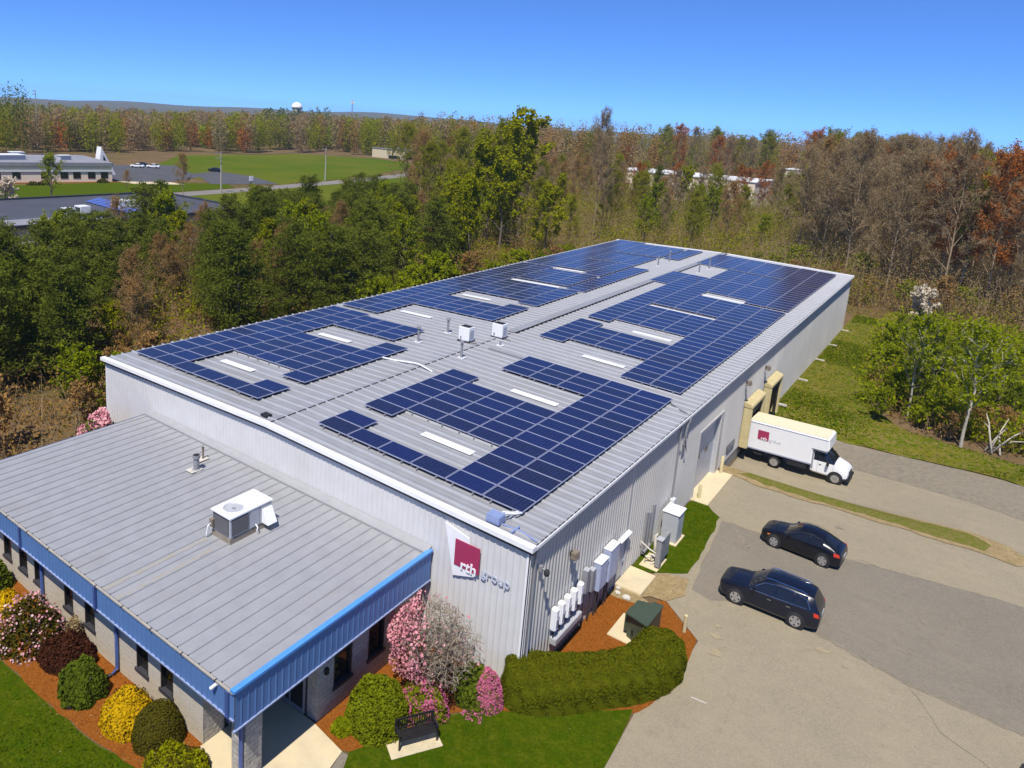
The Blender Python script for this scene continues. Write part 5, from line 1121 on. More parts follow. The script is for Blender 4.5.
# ------------------------------------------------------------------ trees
def grow(seed, H, spread, nl=15, start=.3, sub=6, twigs=4, up=.75, tr=.20, wob=.35, multi=1):
    R = random.Random(seed); mb = MB(); tips = []
    for q in range(multi):
        ox, oy = (R.uniform(-.5,.5), R.uniform(-.5,.5)) if multi > 1 else (0, 0); lean = (R.uniform(-.12,.12)*(multi > 1)*2, R.uniform(-.12,.12)*(multi > 1)*2)
        n = 7; tp = [Vector((ox+lean[0]*H*i/n + R.uniform(-wob,wob)*i/n, oy+lean[1]*H*i/n + R.uniform(-wob,wob)*i/n, H*.94*i/n)) for i in range(n+1)]
        mb.tube(tp, [tr*(1-.85*i/n) for i in range(n+1)], 6, cap=False)
        for k in range(nl//multi):
            f = start + (1-start)*((k+.5)/(nl//multi))**.9; f = min(.98, f); i = min(n-1, int(f*n)); base = tp[i].lerp(tp[i+1], f*n-i)
            a = k*2.4+R.uniform(-.5,.5); prof = math.sin(math.pi*min(1,max(0,(f-start)/(1-start)*.78+.22)))
            Lb = spread*(.45+.55*prof)*R.uniform(.75,1.15); el = up*R.uniform(.7,1.3) + .5*f
            d = Vector((math.cos(a)*math.cos(el), math.sin(a)*math.cos(el), math.sin(el)))
            pts = [base + d*Lb*s + Vector((0,0,.10*Lb*s*s)) + Vector((R.uniform(-.1,.1),R.uniform(-.1,.1),R.uniform(-.1,.1)))*Lb*s*.5 for s in (0,.35,.7,1)]
            r0 = tr*(.42-.25*f); mb.tube(pts, [r0,r0*.7,r0*.42,r0*.15], 4, cap=False)
            for j in range(sub):
                s = .3+.7*(j+R.random()*.6)/sub; s = min(s, .99); i2 = min(2, int(s*3)); bb = pts[i2].lerp(pts[i2+1], s*3-i2)
                d2 = (d + Vector((R.gauss(0,.6),R.gauss(0,.6),R.gauss(.25,.45)))).normalized(); L2 = Lb*R.uniform(.25,.45)
                e = bb + d2*L2; mb.tube([bb, e], [r0*.3, r0*.1], 3, cap=False)
                for _ in range(twigs):
                    s3 = R.uniform(.3,1); p = bb.lerp(e, s3); d3 = (d2 + Vector((R.gauss(0,.6),R.gauss(0,.6),R.gauss(.3,.5)))).normalized(); e3 = p + d3*L2*R.uniform(.35,.7)
                    mb.tube([p, e3], [.024, .010], 3, cap=False); tips.append((p, e3))
    return mb, tips
def tip_leaves(tips, per, size, scatter, aspect=1.5):
    A = np.array([t[0][:] for t in tips]); B = np.array([t[1][:] for t in tips]); A = np.repeat(A, per, axis=0); B = np.repeat(B, per, axis=0)
    s = .25 + .85*rng.random((len(A),1)); return leaves(A+(B-A)*s + rng.normal(size=A.shape)*scatter, size, None, 0, aspect)
PROTO = {}
def tree_proto(key, seeds, H, spread, leaf, per, size, bark='bark', asp=1.5, **kw):
    L = []
    for sd_ in seeds:
        mb, tips = grow(sd_, H, spread, **kw); t = thing('tree', 'proto', 'tree')
        mb.build('trunk', M[bark], t, world=False, smooth=True)
        if leaf: quads_obj('crown', tip_leaves(tips, per, size, .12*spread/3, asp), M[leaf], t)
        L.append(t)
    PROTO[key] = L
tree_proto('grey', (1,2,3), 20, 4.6, 'greybud', 8, .065, asp=3.2, nl=24, start=.26, sub=8, twigs=7, bark='twig', tr=.17)
tree_proto('brown', (4,5), 18, 4.8, 'brownbud', 7, .10, asp=2.4, nl=22, start=.24, sub=8, twigs=6, bark='twig', tr=.16)
tree_proto('red', (6,7), 17, 4.8, 'redbud', 11, .14, nl=20, start=.22, sub=7, twigs=6, bark='twig', tr=.16)
tree_proto('olive', (8,9), 18, 5.0, 'olive', 11, .15, nl=20, start=.2, sub=7, twigs=6, bark='twig', tr=.16)
tree_proto('lime', (10,11), 14, 4.4, 'lime', 10, .25, nl=18, start=.2, sub=6, twigs=5)
tree_proto('fresh', (12,13), 9, 3.4, 'fresh', 9, .17, nl=16, start=.18, sub=6, twigs=4)
tree_proto('birch', (14,15), 9, 2.8, 'fresh', 6, .17, nl=15, start=.28, sub=5, twigs=4, bark='palebark', tr=.12)
tree_proto('blossom', (16,), 4, 2.2, 'cream', 9, .2, nl=12, start=.15, sub=5, twigs=4)
tree_proto('bush', (17,18,19), 3.4, 1.9, 'brownbud', 5, .14, nl=14, start=.05, sub=5, twigs=4, multi=2, tr=.06, bark='twig')
tree_proto('greenbush', (20,21), 3.4, 2.0, 'fresh', 9, .14, nl=14, start=.05, sub=5, twigs=4, multi=2, tr=.06)
def pine(seed, H=11, rad_=3.1):
    R = random.Random(seed); mb = MB(); n = 6
    tp = [Vector((R.uniform(-.15,.15)*i/2, R.uniform(-.15,.15)*i/2, H*i/n)) for i in range(n+1)]; mb.tube(tp, [.19*(1-.9*i/n) for i in range(n+1)], 6, cap=False)
    P, Nn = [], []; z = H*.14; k = 0
    while z < H*.985:
        f = z/H; prof = (1-f)**.5*(.5+.5*min(1,f*3)); nb = 6 if f < .8 else 4
        for q in range(nb):
            a = k*2.4+R.uniform(-.4,.4); k += 1; Lb = rad_*prof*R.uniform(.5,1.35)*(1 if R.random() > .12 else .3)+.25; el = .02+.55*f+R.uniform(-.12,.22)
            base = Vector((0,0,z)); d = Vector((math.cos(a)*math.cos(el), math.sin(a)*math.cos(el), math.sin(el)))
            e = base+d*Lb+Vector((0,0,.12*Lb)); mb.tube([base, base+d*Lb*.5, e], [.05*(1-f)+.015,.03*(1-f)+.01,.008], 3, cap=False)
            m = int(20+Lb*24)
            for _ in range(m):
                s = R.random()**.6; c = base.lerp(e, .25+.78*s); w = .17*Lb*(1.15-s*.5)+.1
                P.append((c.x+R.gauss(0,w), c.y+R.gauss(0,w), c.z+R.gauss(.05,w*.42)))
        z += H*.052*R.uniform(.8,1.2)
    P = np.array(P); t = thing('tree', 'proto', 'tree'); mb.build('trunk', M['bark'], t, world=False, smooth=True)
    up = np.tile(np.array([[0,0,1.]]), (len(P),1)); Q = np.concatenate([leaves(P, .10, up, .42, 3.4), leaves(P+rng.normal(size=P.shape)*.10, .09, up, .35, 3.4)]); quads_obj('crown', Q, M['pine'], t); return t
PROTO['pine'] = [pine(s, 11, r_) for s, r_ in ((31,3.1),(32,3.5),(33,2.8),(34,3.3))]
USED = {}; NT = 0
def plant(key, x, y, h, label, group, name=None, wide=1., zoff=0., cat='tree'):
    global NT
    L = PROTO[key]; i = random.randrange(len(L)); src = L[i]
    o = src if not USED.get((key, i)) else copy_tree(src); USED[(key, i)] = 1
    H0 = {'grey':20,'brown':18,'red':17,'olive':18,'lime':14,'fresh':9,'birch':9,'blossom':4,'bush':3.4,'greenbush':3.4,'pine':11}[key]
    s = h/H0; w_ = s*wide*random.uniform(.92,1.08); o.location = (x, y, g(x,y)-.05+zoff); o.scale = (w_, w_, s); o.rotation_euler = (0,0,random.uniform(0,6.28))
    o.name = name or {'pine':'pine_tree','birch':'birch_tree','bush':'bush','greenbush':'bush','blossom':'flowering_tree'}.get(key, 'tree')
    o['label'] = label; o['category'] = cat
    if group: o['group'] = group
    elif 'group' in o: del o['group']
    NT += 1; return o
PLACED = []
def spots(poly, n, dmin, seedn=0, view=True):
    R = random.Random(seedn); xs = [p[0] for p in poly]; ys = [p[1] for p in poly]; out = []; tries = 0
    def inside(x, y):
        c = False
        for i in range(len(poly)):
            (xa,ya),(xb,yb) = poly[i-1], poly[i]
            if (ya > y) != (yb > y) and x < (xb-xa)*(y-ya)/(yb-ya)+xa: c = not c
        return c
    while len(out) < n and tries < n*60:
        tries += 1; x, y = R.uniform(min(xs),max(xs)), R.uniform(min(ys),max(ys))
        if not inside(x, y) or (view and not (in_view((x,y,4)) or in_view((x,y,14)))): continue
        if any((x-a)**2+(y-b_)**2 < dmin*dmin for a, b_ in out) or any((x-a)**2+(y-b_)**2 < (dmin*.6)**2 for a, b_ in PLACED): continue
        out.append((x, y))
    PLACED.extend(out); return out
def wood(poly, n, dmin, mix, hr, seedn, wide=1.):
    """mix: list of (weight, key, label, group)"""
    R = random.Random(seedn)
    for x, y in spots(poly, n, dmin, seedn):
        r = R.random()*sum(m[0] for m in mix)
        for m in mix:
            r -= m[0]
            if r <= 0: break
        plant(m[1], x, y, R.uniform(*hr)*(m[4] if len(m) > 4 else 1), m[2], m[3], None, wide)
# single trees one can point at
plant('lime', -56.5, 35.2, 9.0, 'yellow green tree standing alone among the pines', None, wide=.85)
plant('lime', -45.8, 9.0, 5.6, 'small bright lime tree among the pines by the warehouse front corner', None, wide=1.0)
plant('lime', -48, 66, 13.5, 'tall loose yellow green tree right of the pine grove', None, wide=.9)
plant('lime', -56, 74, 13.0, 'yellow green tree behind the tall loose one', None)
plant('lime', -64, 108, 23.0, 'tallest yellow green tree rising above the skyline', None, wide=1.1)
plant('lime', -56, 88, 15.5, 'bright yellow green tree in front of the tallest one', None, wide=1.15)
plant('lime', -66, 97, 17.5, 'bright yellow green tree directly left of the tallest one', None, wide=1.15)
plant('lime', -47, 88, 12, 'lower yellow green tree nearest the far left corner of the solar roof', None)
plant('lime', -76, 122, 20, 'yellow green tree behind and left of the tallest one', None, wide=.85)
plant('grey', -52, 118, 25.5, 'tall bare grey tree right of the tallest yellow green tree', None, wide=.75)
plant('olive', -72, 112, 22, 'broad olive tree left of the tallest one', None, wide=.85)
plant('fresh', -45, 160, 9.5, 'bright green tree in the middle of the wood behind the warehouse', None, name='tree')
plant('pine', -54, 158, 15, 'lone dark evergreen in the wood beside a white roof', None, wide=.7)
plant('fresh', -24, 138, 7.0, 'bright green small tree behind the far end of the solar roof', None, name='tree')
plant('red', -40, 205, 15, 'rust red maple seen above the white roofs', None)
plant('red', -22, 190, 19, 'large red maple right of the white roofs', None)
plant('red', -14, 172, 20.5, 'orange red maple in the middle of the right wood', None)
plant('red', 4, 165, 21.5, 'broad dark red maple below the right skyline', None)
plant('birch', 10.6, 108, 18.5, 'tall pale trunked birch among bare trees on the right', None, wide=.6)
plant('blossom', -46.5, 38.5, 3.6, 'cream flowering small tree beside the roof edge', None)
plant('blossom', 7.2, 88.5, 4.3, 'cream blossoming bush at the back of the grass verge', None)
plant('blossom', -147, 44.5, 4.5, 'cream blossoming tree beyond the dark flat roof', None, wide=1.2)
plant('fresh', -151.5, 55.8, 9.3, 'round green tree in front of the distant office block', None, wide=1.0)
plant('brown', -143.1, 83.3, 10.5, 'brown budding tree beside the distant road', None, wide=1.1)
plant('brown', -160.5, 79, 5.4, 'small brown tree at the corner of the distant office block', None, wide=1.3)
# pines between the warehouse and the road
gp = 'pines left of the warehouse'
lab = 'dark green pine in the dense grove left of the warehouse'
mix = [(7,'pine',lab,gp),(.9,'lime','yellow green tree within the pine grove','broadleaf trees within the pine grove',.8),(.8,'fresh','green broadleaf tree within the pine grove','broadleaf trees within the pine grove',.85),(2.8,'brown','bare brown tree within the pine grove','bare trees within the pine grove',.8)]
wood([(-40,8),(-44,44),(-52,74),(-66,92),(-88,88),(-86,55),(-84,20),(-78,2),(-62,-12),(-50,-6)], 112, 3.4, mix, (8.4,12.0), 101, 1.04)
wood([(-37,20),(-39,58),(-44,60),(-43,22)], 8, 3.5, [(1,'pine','young pine close to the long left side of the warehouse','young pines by the warehouse'),(1,'greenbush','low green bush close to the left side of the warehouse','low bushes by the left side')], (4.2,5.6), 102)
wood([(-34.5,30),(-34.5,80),(-42,90),(-46,62),(-38,30)], 14, 3.0, [(2,'greenbush','green bush growing under the left eave','bushes under the left eave'),(1,'bush','brown twiggy bush growing under the left eave','bushes under the left eave')], (3.2,4.8), 103)
wood([(-35,-4),(-36,10),(-44,14),(-60,-4),(-46,-14)], 16, 2.6, [(3,'bush','bare brown bush on the leaf litter by the front left corner','bushes by the front left corner'),(1,'greenbush','green bush on the leaf litter by the front left corner','bushes by the front left corner')], (2.4,4.2), 104)
# middle wood behind the warehouse
c1 = 'trees in the wood behind the warehouse'
mixc = [(4.5,'olive','olive green budding tree in the wood behind the warehouse',c1),(2.2,'grey','bare grey tree in the wood behind the warehouse',c1),(2,'brown','brown budding tree in the wood behind the warehouse',c1),(.8,'fresh','fresh green tree in the wood behind the warehouse',c1,.7),(.9,'lime','yellow green tree in the wood behind the warehouse',c1,.9),(.35,'red','red budding tree in the wood behind the warehouse',c1)]
wood([(-88,96),(-60,88),(-40,100),(-24,108),(-30,150),(-56,205),(-100,200),(-110,130)], 80, 4.6, mixc, (10,15), 105)
wood([(-112,130),(-88,100),(-70,100),(-80,140),(-104,175)], 14, 6, [(3,'olive','olive green tree behind the pine grove','trees behind the pine grove'),(1,'lime','yellow green tree behind the pine grove','trees behind the pine grove'),(2,'brown','brown budding tree behind the pine grove','trees behind the pine grove')], (15,20), 106)
wood([(-64,200),(-30,150),(-10,150),(-12,200),(-30,225),(-64,225)], 16, 6.5, mixc, (12,16), 107)
wood([(-62,290),(-20,262),(30,270),(40,330),(-40,345),(-110,330),(-112,300)], 34, 8, [(3,'olive','olive green tree on the skyline behind the white roofs','trees behind the white roofs'),(3,'grey','bare grey tree on the skyline behind the white roofs','trees behind the white roofs'),(1,'red','red budding tree on the skyline behind the white roofs','trees behind the white roofs')], (21,25.5), 108)
# right wood
c2 = 'trees in the bare wood on the right'
mixr = [(6,'grey','tall bare grey tree in the wood right of the warehouse',c2),(1.3,'brown','tall brown budding tree in the wood right of the warehouse',c2),(.45,'red','tall red budding tree in the wood right of the warehouse',c2),(1.0,'olive','tall olive budding tree in the wood right of the warehouse',c2)]
wood([(-14,108),(4,103),(24,101),(44,98),(60,120),(56,172),(20,178),(-16,176)], 84, 4.2, mixr, (17.5,24.5), 109)
wood([(-18,102),(2,99),(22,97),(40,93),(40,106),(10,110),(-20,112)], 30, 2.8, [(4,'bush','brown twiggy bush at the edge of the bare wood','bushes at the edge of the bare wood'),(1,'greenbush','green bush at the edge of the bare wood','bushes at the edge of the bare wood')], (2.8,5.0), 110)
# young growth on the right verge
plant('birch', 13.4, 46.4, 9.2, 'pale leaning birch nearest the road on the right', None, wide=1.15)
plant('birch', 9.4, 50.5, 8.2, 'slender birch second from the road in the green thicket', None, wide=1.0)
plant('fresh', 10.5, 56, 7.2, 'densest fresh green tree in the right thicket', None, wide=1.0)
plant('fresh', 15.5, 54, 6.0, 'fresh green tree right of the leaning birch', None, wide=1.0)
wood([(7.5,49),(19,48.5),(21,60),(8,62)], 11, 2.3, [(3,'fresh','fresh green young tree in the thicket on the right verge','young trees in the right thicket'),(1.6,'greenbush','lime green bush in the thicket on the right verge','bushes in the right thicket',.7)], (3.2,5.2), 111)
wood([(6.5,60),(21,58),(24,74),(14,80),(5.5,80)], 22, 2.2, [(1,'fresh','low fresh green tree in the middle of the thicket on the right verge','low trees in the right thicket'),(3,'greenbush','lime green bush in the thicket on the right verge','bushes in the right thicket'),(.5,'bush','brown bush in the thicket on the right verge','bushes in the right thicket')], (2.2,3.6), 113)
wood([(6,47.3),(20,46.3),(24,60),(20,70),(18,50),(8,51)], 14, 2.0, [(3,'bush','bare brown bush along the right verge','bushes along the right verge'),(1,'greenbush','green bush along the right verge','bushes along the right verge')], (1.6,2.8), 112)
b = MB()
for k in range(7):
    a = random.uniform(0,3.1); x, y = 15.2+random.uniform(-.8,.8), 46.8+random.uniform(-.6,.6); b.tube([(x,y,.1),(x+1.3*math.cos(a),y+.9*math.sin(a),random.uniform(.6,2.2)),(x+2.2*math.cos(a),y+1.5*math.sin(a),random.uniform(.8,3.0))], [.08,.06,.03], 6)
tag(b.build('fallen_branches', M['palebark'], smooth=True), 'pale fallen branches heaped at the edge of the road verge', 'branches')
# unused prototypes must not stay at the origin
for key, L in PROTO.items():
    for i, src in enumerate(L):
        if not USED.get((key, i)):
            for ch in list(src.children): bpy.data.objects.remove(ch)
            bpy.data.objects.remove(src)
print('trees', NT)
# brush and dead leaves on the wood floor: countless
def scatter(name, label, polys, n, size, m, hmax, aspect, group=None):
    P = []
    for poly, share in polys:
        xs = [p[0] for p in poly]; ys = [p[1] for p in poly]; k = 0; R = random.Random(len(P)+5); want = int(n*share)
        while k < want:
            x, y = R.uniform(min(xs),max(xs)), R.uniform(min(ys),max(ys)); c = False
            for i in range(len(poly)):
                (xa,ya),(xb,yb) = poly[i-1], poly[i]
                if (ya > y) != (yb > y) and x < (xb-xa)*(y-ya)/(yb-ya)+xa: c = not c
            if c:
                cl = math.sin(x*.31+1)*math.sin(y*.27+2)+.5*math.sin(x*.9)*math.sin(y*.8); k += 1
                if cl > -.15 or R.random() < .3: P.append((x, y, g(x,y)+R.random()**2*hmax*(.5+.6*max(0,cl))))
    P = np.array(P); nn = rng.normal(size=P.shape)*np.array([1,1,.35]); 
    return tag(quads_obj(name, leaves(P, size, nn/np.linalg.norm(nn,axis=1,keepdims=True), .6, aspect), M[m]), label, 'undergrowth', group, 'stuff')
WOODS = [([(-34,-12),(-34,85),(-44,94),(-66,94),(-88,90),(-84,20),(-60,-16)], .42), ([(-70,92),(-30,84),(24,95),(44,88),(60,120),(20,140),(-60,150),(-100,140)], .38), ([(8,49),(22,46.5),(34,62),(30,90),(10,96),(7,80),(7.5,60)], .06)]
scatter('undergrowth', 'tangle of bare brown undergrowth on the wood floor', WOODS, 80000, .13, 'brownbud', 1.0, 3.0)
scatter('undergrowth', 'patchy green undergrowth on the wood floor', WOODS, 46000, .14, 'olive', .8, 1.7)
GV = [([(0,43.3),(6,42.7),(17,41.4),(28,39.4),(30,43),(17,45.6),(9,47.2),(6.3,52),(4.5,78),(2.5,91),(0,91)], 1.)]
scatter('grass', 'ragged grass tufts along the right verge', GV, 9000, .12, 'olive', .14, 2.2)
scatter('grass', 'green grass tufts along the right verge', GV, 46000, .12, 'grassblade', .12, 2.2)
LV = [([(-24,-24),(-24,-12.75),(-17.6,-12.7),(-13,-12.5),(-10.5,-12.3),(-8.6,-11.95),(-7,-13),(-7,-24)], .62), ([(-3.3,-6.8),(-2.7,-5.2),(-1.5,-2.75),(-.7,-1.85),(.1,-1.35),(2.6,.8),(3.9,2.2),(4.0,-.8),(4.2,-6),(-2.5,-11)], .38)]
scatter('grass', 'short grass blades of the mown lawns by the office wing', LV, 60000, .055, 'grassblade', .05, 2.4)
scatter('grass', 'short grass blades on the lawn by the side wall', [([(-.05,12.1),(.9,12.5),(2.4,13.8),(2.2,17.2),(1.9,20.8),(.9,21.8),(-.05,21.8)], 1.)], 9000, .06, 'grassblade', .06, 2.4)

MU = [([(-24,-12.5),(-24,-9.9),(-8.2,-9.9),(-7,-11.2),(-8.6,-11.9),(-13,-12.6),(-17,-12.9)], .5), ([(-5.2,-6.3),(-3.7,-6.4),(-2.8,-4.9),(-1.6,-2.6),(0,-1.1),(-.3,-.1),(-5.2,-.1)], .3), ([(0,.2),(1.9,1.9),(3.6,5),(4.5,8.5),(2.3,10.3),(.2,8.9)], .2)]
scatter('fallen_leaves', 'pale bark chips and dead leaves lying on the orange mulch', MU, 5200, .07, 'brownbud', .03, 1.8)
scatter('fallen_petals', 'pale petals and specks scattered over the lawns and mulch', MU + [(q[0], q[1]*.7) for q in LV], 420, .06, 'cream', .03, 1.2)
scatter('weeds', 'lighter weeds and clover patches in the lawns', LV, 3200, .075, 'azgreen', .05, 1.3)
# saplings and brush filling the woods between the single trees
def thicket(label, poly, n, hr, m, seedn, blades=4, lv=60, lsize=.11):
    R = random.Random(seedn); r2 = np.random.default_rng(seedn); xs = [p[0] for p in poly]; ys = [p[1] for p in poly]; V = []; mi = []; k = 0; tries = 0
    while k < n and tries < n*30:
        tries += 1; x, y = R.uniform(min(xs),max(xs)), R.uniform(min(ys),max(ys)); c = False
        for i in range(len(poly)):
            (xa,ya),(xb,yb) = poly[i-1], poly[i]
            if (ya > y) != (yb > y) and x < (xb-xa)*(y-ya)/(yb-ya)+xa: c = not c
        if not c or not (in_view((x,y,1)) or in_view((x,y,8))): continue
        k += 1; h = R.uniform(*hr); z = g(x,y)
        for q in range(blades):
            bx, by = x+R.gauss(0,.35), y+R.gauss(0,.35); tx, ty, th = bx+R.gauss(0,.26*h), by+R.gauss(0,.26*h), h*R.uniform(.6,1.1); w = .010+.006*R.random()+.0022*h; a = R.uniform(0,3.14); dx, dy = math.cos(a)*w, math.sin(a)*w
            V.append([[bx-dx,by-dy,z],[bx+dx,by+dy,z],[tx+dx*.3,ty+dy*.3,z+th],[tx-dx*.3,ty-dy*.3,z+th]]); mi.append(0)
        P = np.stack([r2.normal(x,.2*h+.3,lv), r2.normal(y,.2*h+.3,lv), z+h*(.08+1.0*r2.random(lv)**.8)], axis=1); V.extend(leaves(P, lsize, None, 0, 2.2).tolist()); mi += [1]*lv
    tag(quads_obj('thicket', np.array(V), [M['twig'], M[m]], mi=mi), label, 'undergrowth', None, 'stuff')
MIDW = [(-112,128),(-90,98),(-64,90),(-40,88),(-28,86),(-6,92),(2,100),(-14,150),(-30,230),(-64,235),(-104,200)]
RW = [(-16,98),(2,95),(22,95),(44,90),(62,120),(58,175),(16,182),(-20,176)]
thicket('grey brown saplings filling the wood behind the warehouse', MIDW, 1100, (2.0,6.5), 'greybud', 301)
thicket('brown budding saplings filling the wood behind the warehouse', MIDW, 700, (1.5,5.5), 'brownbud', 302)
thicket('olive budding saplings filling the wood behind the warehouse', MIDW, 1900, (1.5,7.0), 'olive', 303, 3, 70, .15)
thicket('grey brown saplings filling the bare wood on the right', RW, 1700, (2.0,8.0), 'greybud', 304, 4, 80)
thicket('brown budding saplings filling the bare wood on the right', RW, 900, (1.5,5), 'brownbud', 305, 4, 70)
thicket('olive saplings filling the bare wood on the right', RW, 420, (1.5,5), 'olive', 306, 3, 60, .15)
thicket('brown brush among the pines left of the warehouse', [(-33.5,-8),(-33.5,84),(-44,92),(-66,94),(-88,90),(-84,20),(-60,-16)], 1300, (1,3.2), 'brownbud', 307, 5, 40)
thicket('green brush among the pines left of the warehouse', [(-33,12),(-33,84),(-44,92),(-66,94),(-88,90),(-84,20),(-50,4)], 1000, (1,3.2), 'olive', 308, 5, 40, .17)
thicket('brown brush in the green thicket on the right verge', [(6.5,50),(9,47.5),(22,46),(30,62),(28,88),(8,94),(5,80)], 420, (.8,2.6), 'brownbud', 309, 6, 40)
thicket('fresh green brush in the thicket on the right verge', [(6.0,52),(9,48.5),(22,47.5),(30,62),(28,88),(7,92),(4.6,80)], 800, (.8,3.0), 'fresh', 310, 4, 70, .17)

# ------------------------------------------------------------------ far-off wood that reads as one mass
def far_wood(label, pts, m, hr, seedn):
    R = random.Random(seedn); r2 = np.random.default_rng(seedn); V = []
    for x, y in pts:
        az = math.degrees(math.atan2(x-CAM.x, y-CAM.y)); h = R.uniform(*hr)*(.84+.24*sst(-60, -44, az)); rx = R.uniform(3.4,5.4); n = 520; d = math.dist((x,y), (CAM.x,CAM.y)); sz = max(.4, d*.0013)
        dd = r2.normal(size=(n,3)); dd /= np.linalg.norm(dd,axis=1,keepdims=True)
        P = dd*np.array([rx,rx,h*.5])*(r2.random((n,1))**.4) + np.array([x,y,h*.5]); V.append(leaves(P, sz, None, 0, 1.8))
        tz = np.linspace(0,h*.75,5)[:4]; T = np.array([[[x-.16,y-.1,a],[x+.16,y+.1,a],[x+.14,y+.1,a+h*.2],[x-.14,y-.1,a+h*.2]] for a in tz]); V.append(T)
    tag(quads_obj('woodland', np.concatenate(V), M[m]), label, 'woodland', 'far woodland', 'stuff')
def band(n, a0, a1, d0, d1, seedn, keep=lambda x, y: True):
    R = random.Random(seedn); out = []
    while len(out) < n:
        a = rad(R.uniform(a0,a1)); d = d0+(d1-d0)*R.random()**1.3; x, y = CAM.x+d*math.sin(a), CAM.y+d*math.cos(a)
        if keep(x, y): out.append((x, y))
    return out
def ok(x, y):      # keep field, offices and roads open
    if -290 < x < -150 and 0 < y < 285: return False
    if x > -150: return y > 330 or (x > 30 and y > 180)
    return True
FARL = [('brownbud','far brown woodland on the left skyline',(17,21.5),130,201),('greybud','far grey woodland on the left skyline',(17,22),260,202),('olive','far olive woodland on the left skyline',(16.5,21),330,203),('fresh','far fresh green woodland on the left skyline',(12,16),60,204),('redbud','far reddish woodland on the left skyline',(13,17),60,205),('pine','far dark evergreens on the left skyline',(15,20),44,206)]
far_wood('tall dark evergreens at the far left picture edge', band(9, -68.5, -65.2, 320, 390, 221), 'pine', (31,34), 221)
far_wood('dark evergreens either side of the water tank', band(14, -49.5, -44.5, 540, 620, 222), 'pine', (22.5,25), 222)
for m_, lb, hr, n, sd_ in FARL: far_wood(lb, band(n, -76, -34, 335, 620, sd_, ok), m_, hr, sd_)
for m_, lb, hr, n, sd_ in [('greybud','far grey woodland on the right skyline',(20,26),150,211),('olive','far olive woodland on the right skyline',(20,26),120,212),('brownbud','far brown woodland on the right skyline',(20,26),120,213),('redbud','far reddish woodland on the right skyline',(18,24),30,214)]:
    far_wood(lb, band(n, -38, 14, 340, 560, sd_, ok), m_, hr, sd_)
# ------------------------------------------------------------------ distant buildings, poles, cars
M['fartan'] = mat('pale_tan_block_wall', (.78,.68,.52), (.74,.64,.48), .8)
M['farroof'] = mat('grey_gravel_roof', (.27,.27,.29), (.21,.21,.235), .8, scale=.2)
M['blackroof'] = mat('black_membrane_roof', (.055,.056,.066), (.075,.075,.088), .7, scale=.15)
M['farwhite'] = mat('white_metal_roof', (.8,.8,.78), (.72,.72,.70), .5)
M['cream_wall'] = mat('cream_wall', (.62,.54,.36), (.58,.50,.33), .8)
def building(name, label, x0,x1,y0,y1,h, wall, roof, cat='building'):
    t = thing(name, label, cat, ((x0+x1)/2,(y0+y1)/2,0)); b = MB(); b.box(x0,x1,y0,y1,-.2,h-.06); b.build('wall', M[wall], t)
    b = MB(); b.box(x0-.3,x1+.3,y0-.3,y1+.3,h-.05,h+.18); r = b.build('roof', M[roof], t); return t, r
# long office block with a band of square windows
t, r = building('office_block', 'distant tan single storey office block with dark square windows', -212,-185,18,89.3,5.2,'fartan','farroof')
b = MB(); b.box(-184.99,-184.6,17.8,89.5,4.45,5.35); b.box(-212,-184.6,89.31,89.7,4.45,5.35); b.build('fascia', M['farroof'], t)
b = MB(); b.box(-184.99,-184.75,18,89.3,2.95,3.25); b.build('string_course', M['farwhite'], t)
for y in (24,30,36,42,48,54,60.6,65.2,72,76.8,80.0,83.8,87.2):
    b = MB(); b.box(-184.99,-184.9,y-.95,y+.95,1.1,2.75); wn = b.build('window', M['frame'], t); b = MB(); b.box(-184.899,-184.87,y-.85,y+.85,1.2,2.65); b.build('pane', M['glass'], wn)
b = MB(); b.box(-184.98,-183.6,18,91,-.1,.12); b.build('planting_bed', M['mulch'], t)
t.rotation_euler = (0,0,rad(-12)); t.location += Vector((-7.1,3.6,0))
for x0,x1,y0,y1,h,lab in ((-201,-196,64,71,1.3,'largest grey rooftop unit on the distant office block'),(-206,-203,71,74,1.5,'grey rooftop unit at the back of the distant office block'),(-197,-195,80,83,1.2,'small white rooftop unit near the office block corner')):
    q = thing('roof_unit', lab, 'rooftop unit', ((x0+x1)/2,(y0+y1)/2,5.38), 'units on the office block roof'); b = MB(); b.box(x0,x1,y0,y1,5.38,5.38+h); b.build('body', M['lightgrey'], q); b = MB(); b.box(x0-.2,x1+.2,y0-.2,y1+.2,5.38+h,5.5+h); b.build('lid', M['farwhite'], q)
b = MB(); b.add([(-206,95.2,0),(-206,101,0),(-206,96.8,8.5),(-203,95.2,0),(-203,101,0),(-203.6,96.8,8.5)], [(0,1,2),(3,5,4),(0,3,4,1),(1,4,5,2),(2,5,3,0)]); pe = thing('entrance_peak','white sloping entrance peak beside the distant office block','entrance canopy',(-204,98,0)); b.build('shell', M['farwhite'], pe)
b = MB(); b.add([(-202.95,96.6,.3),(-202.95,99.8,.3),(-203.42,97.3,6.2)], [(0,1,2)]); b.build('glazing', M['glass'], pe)
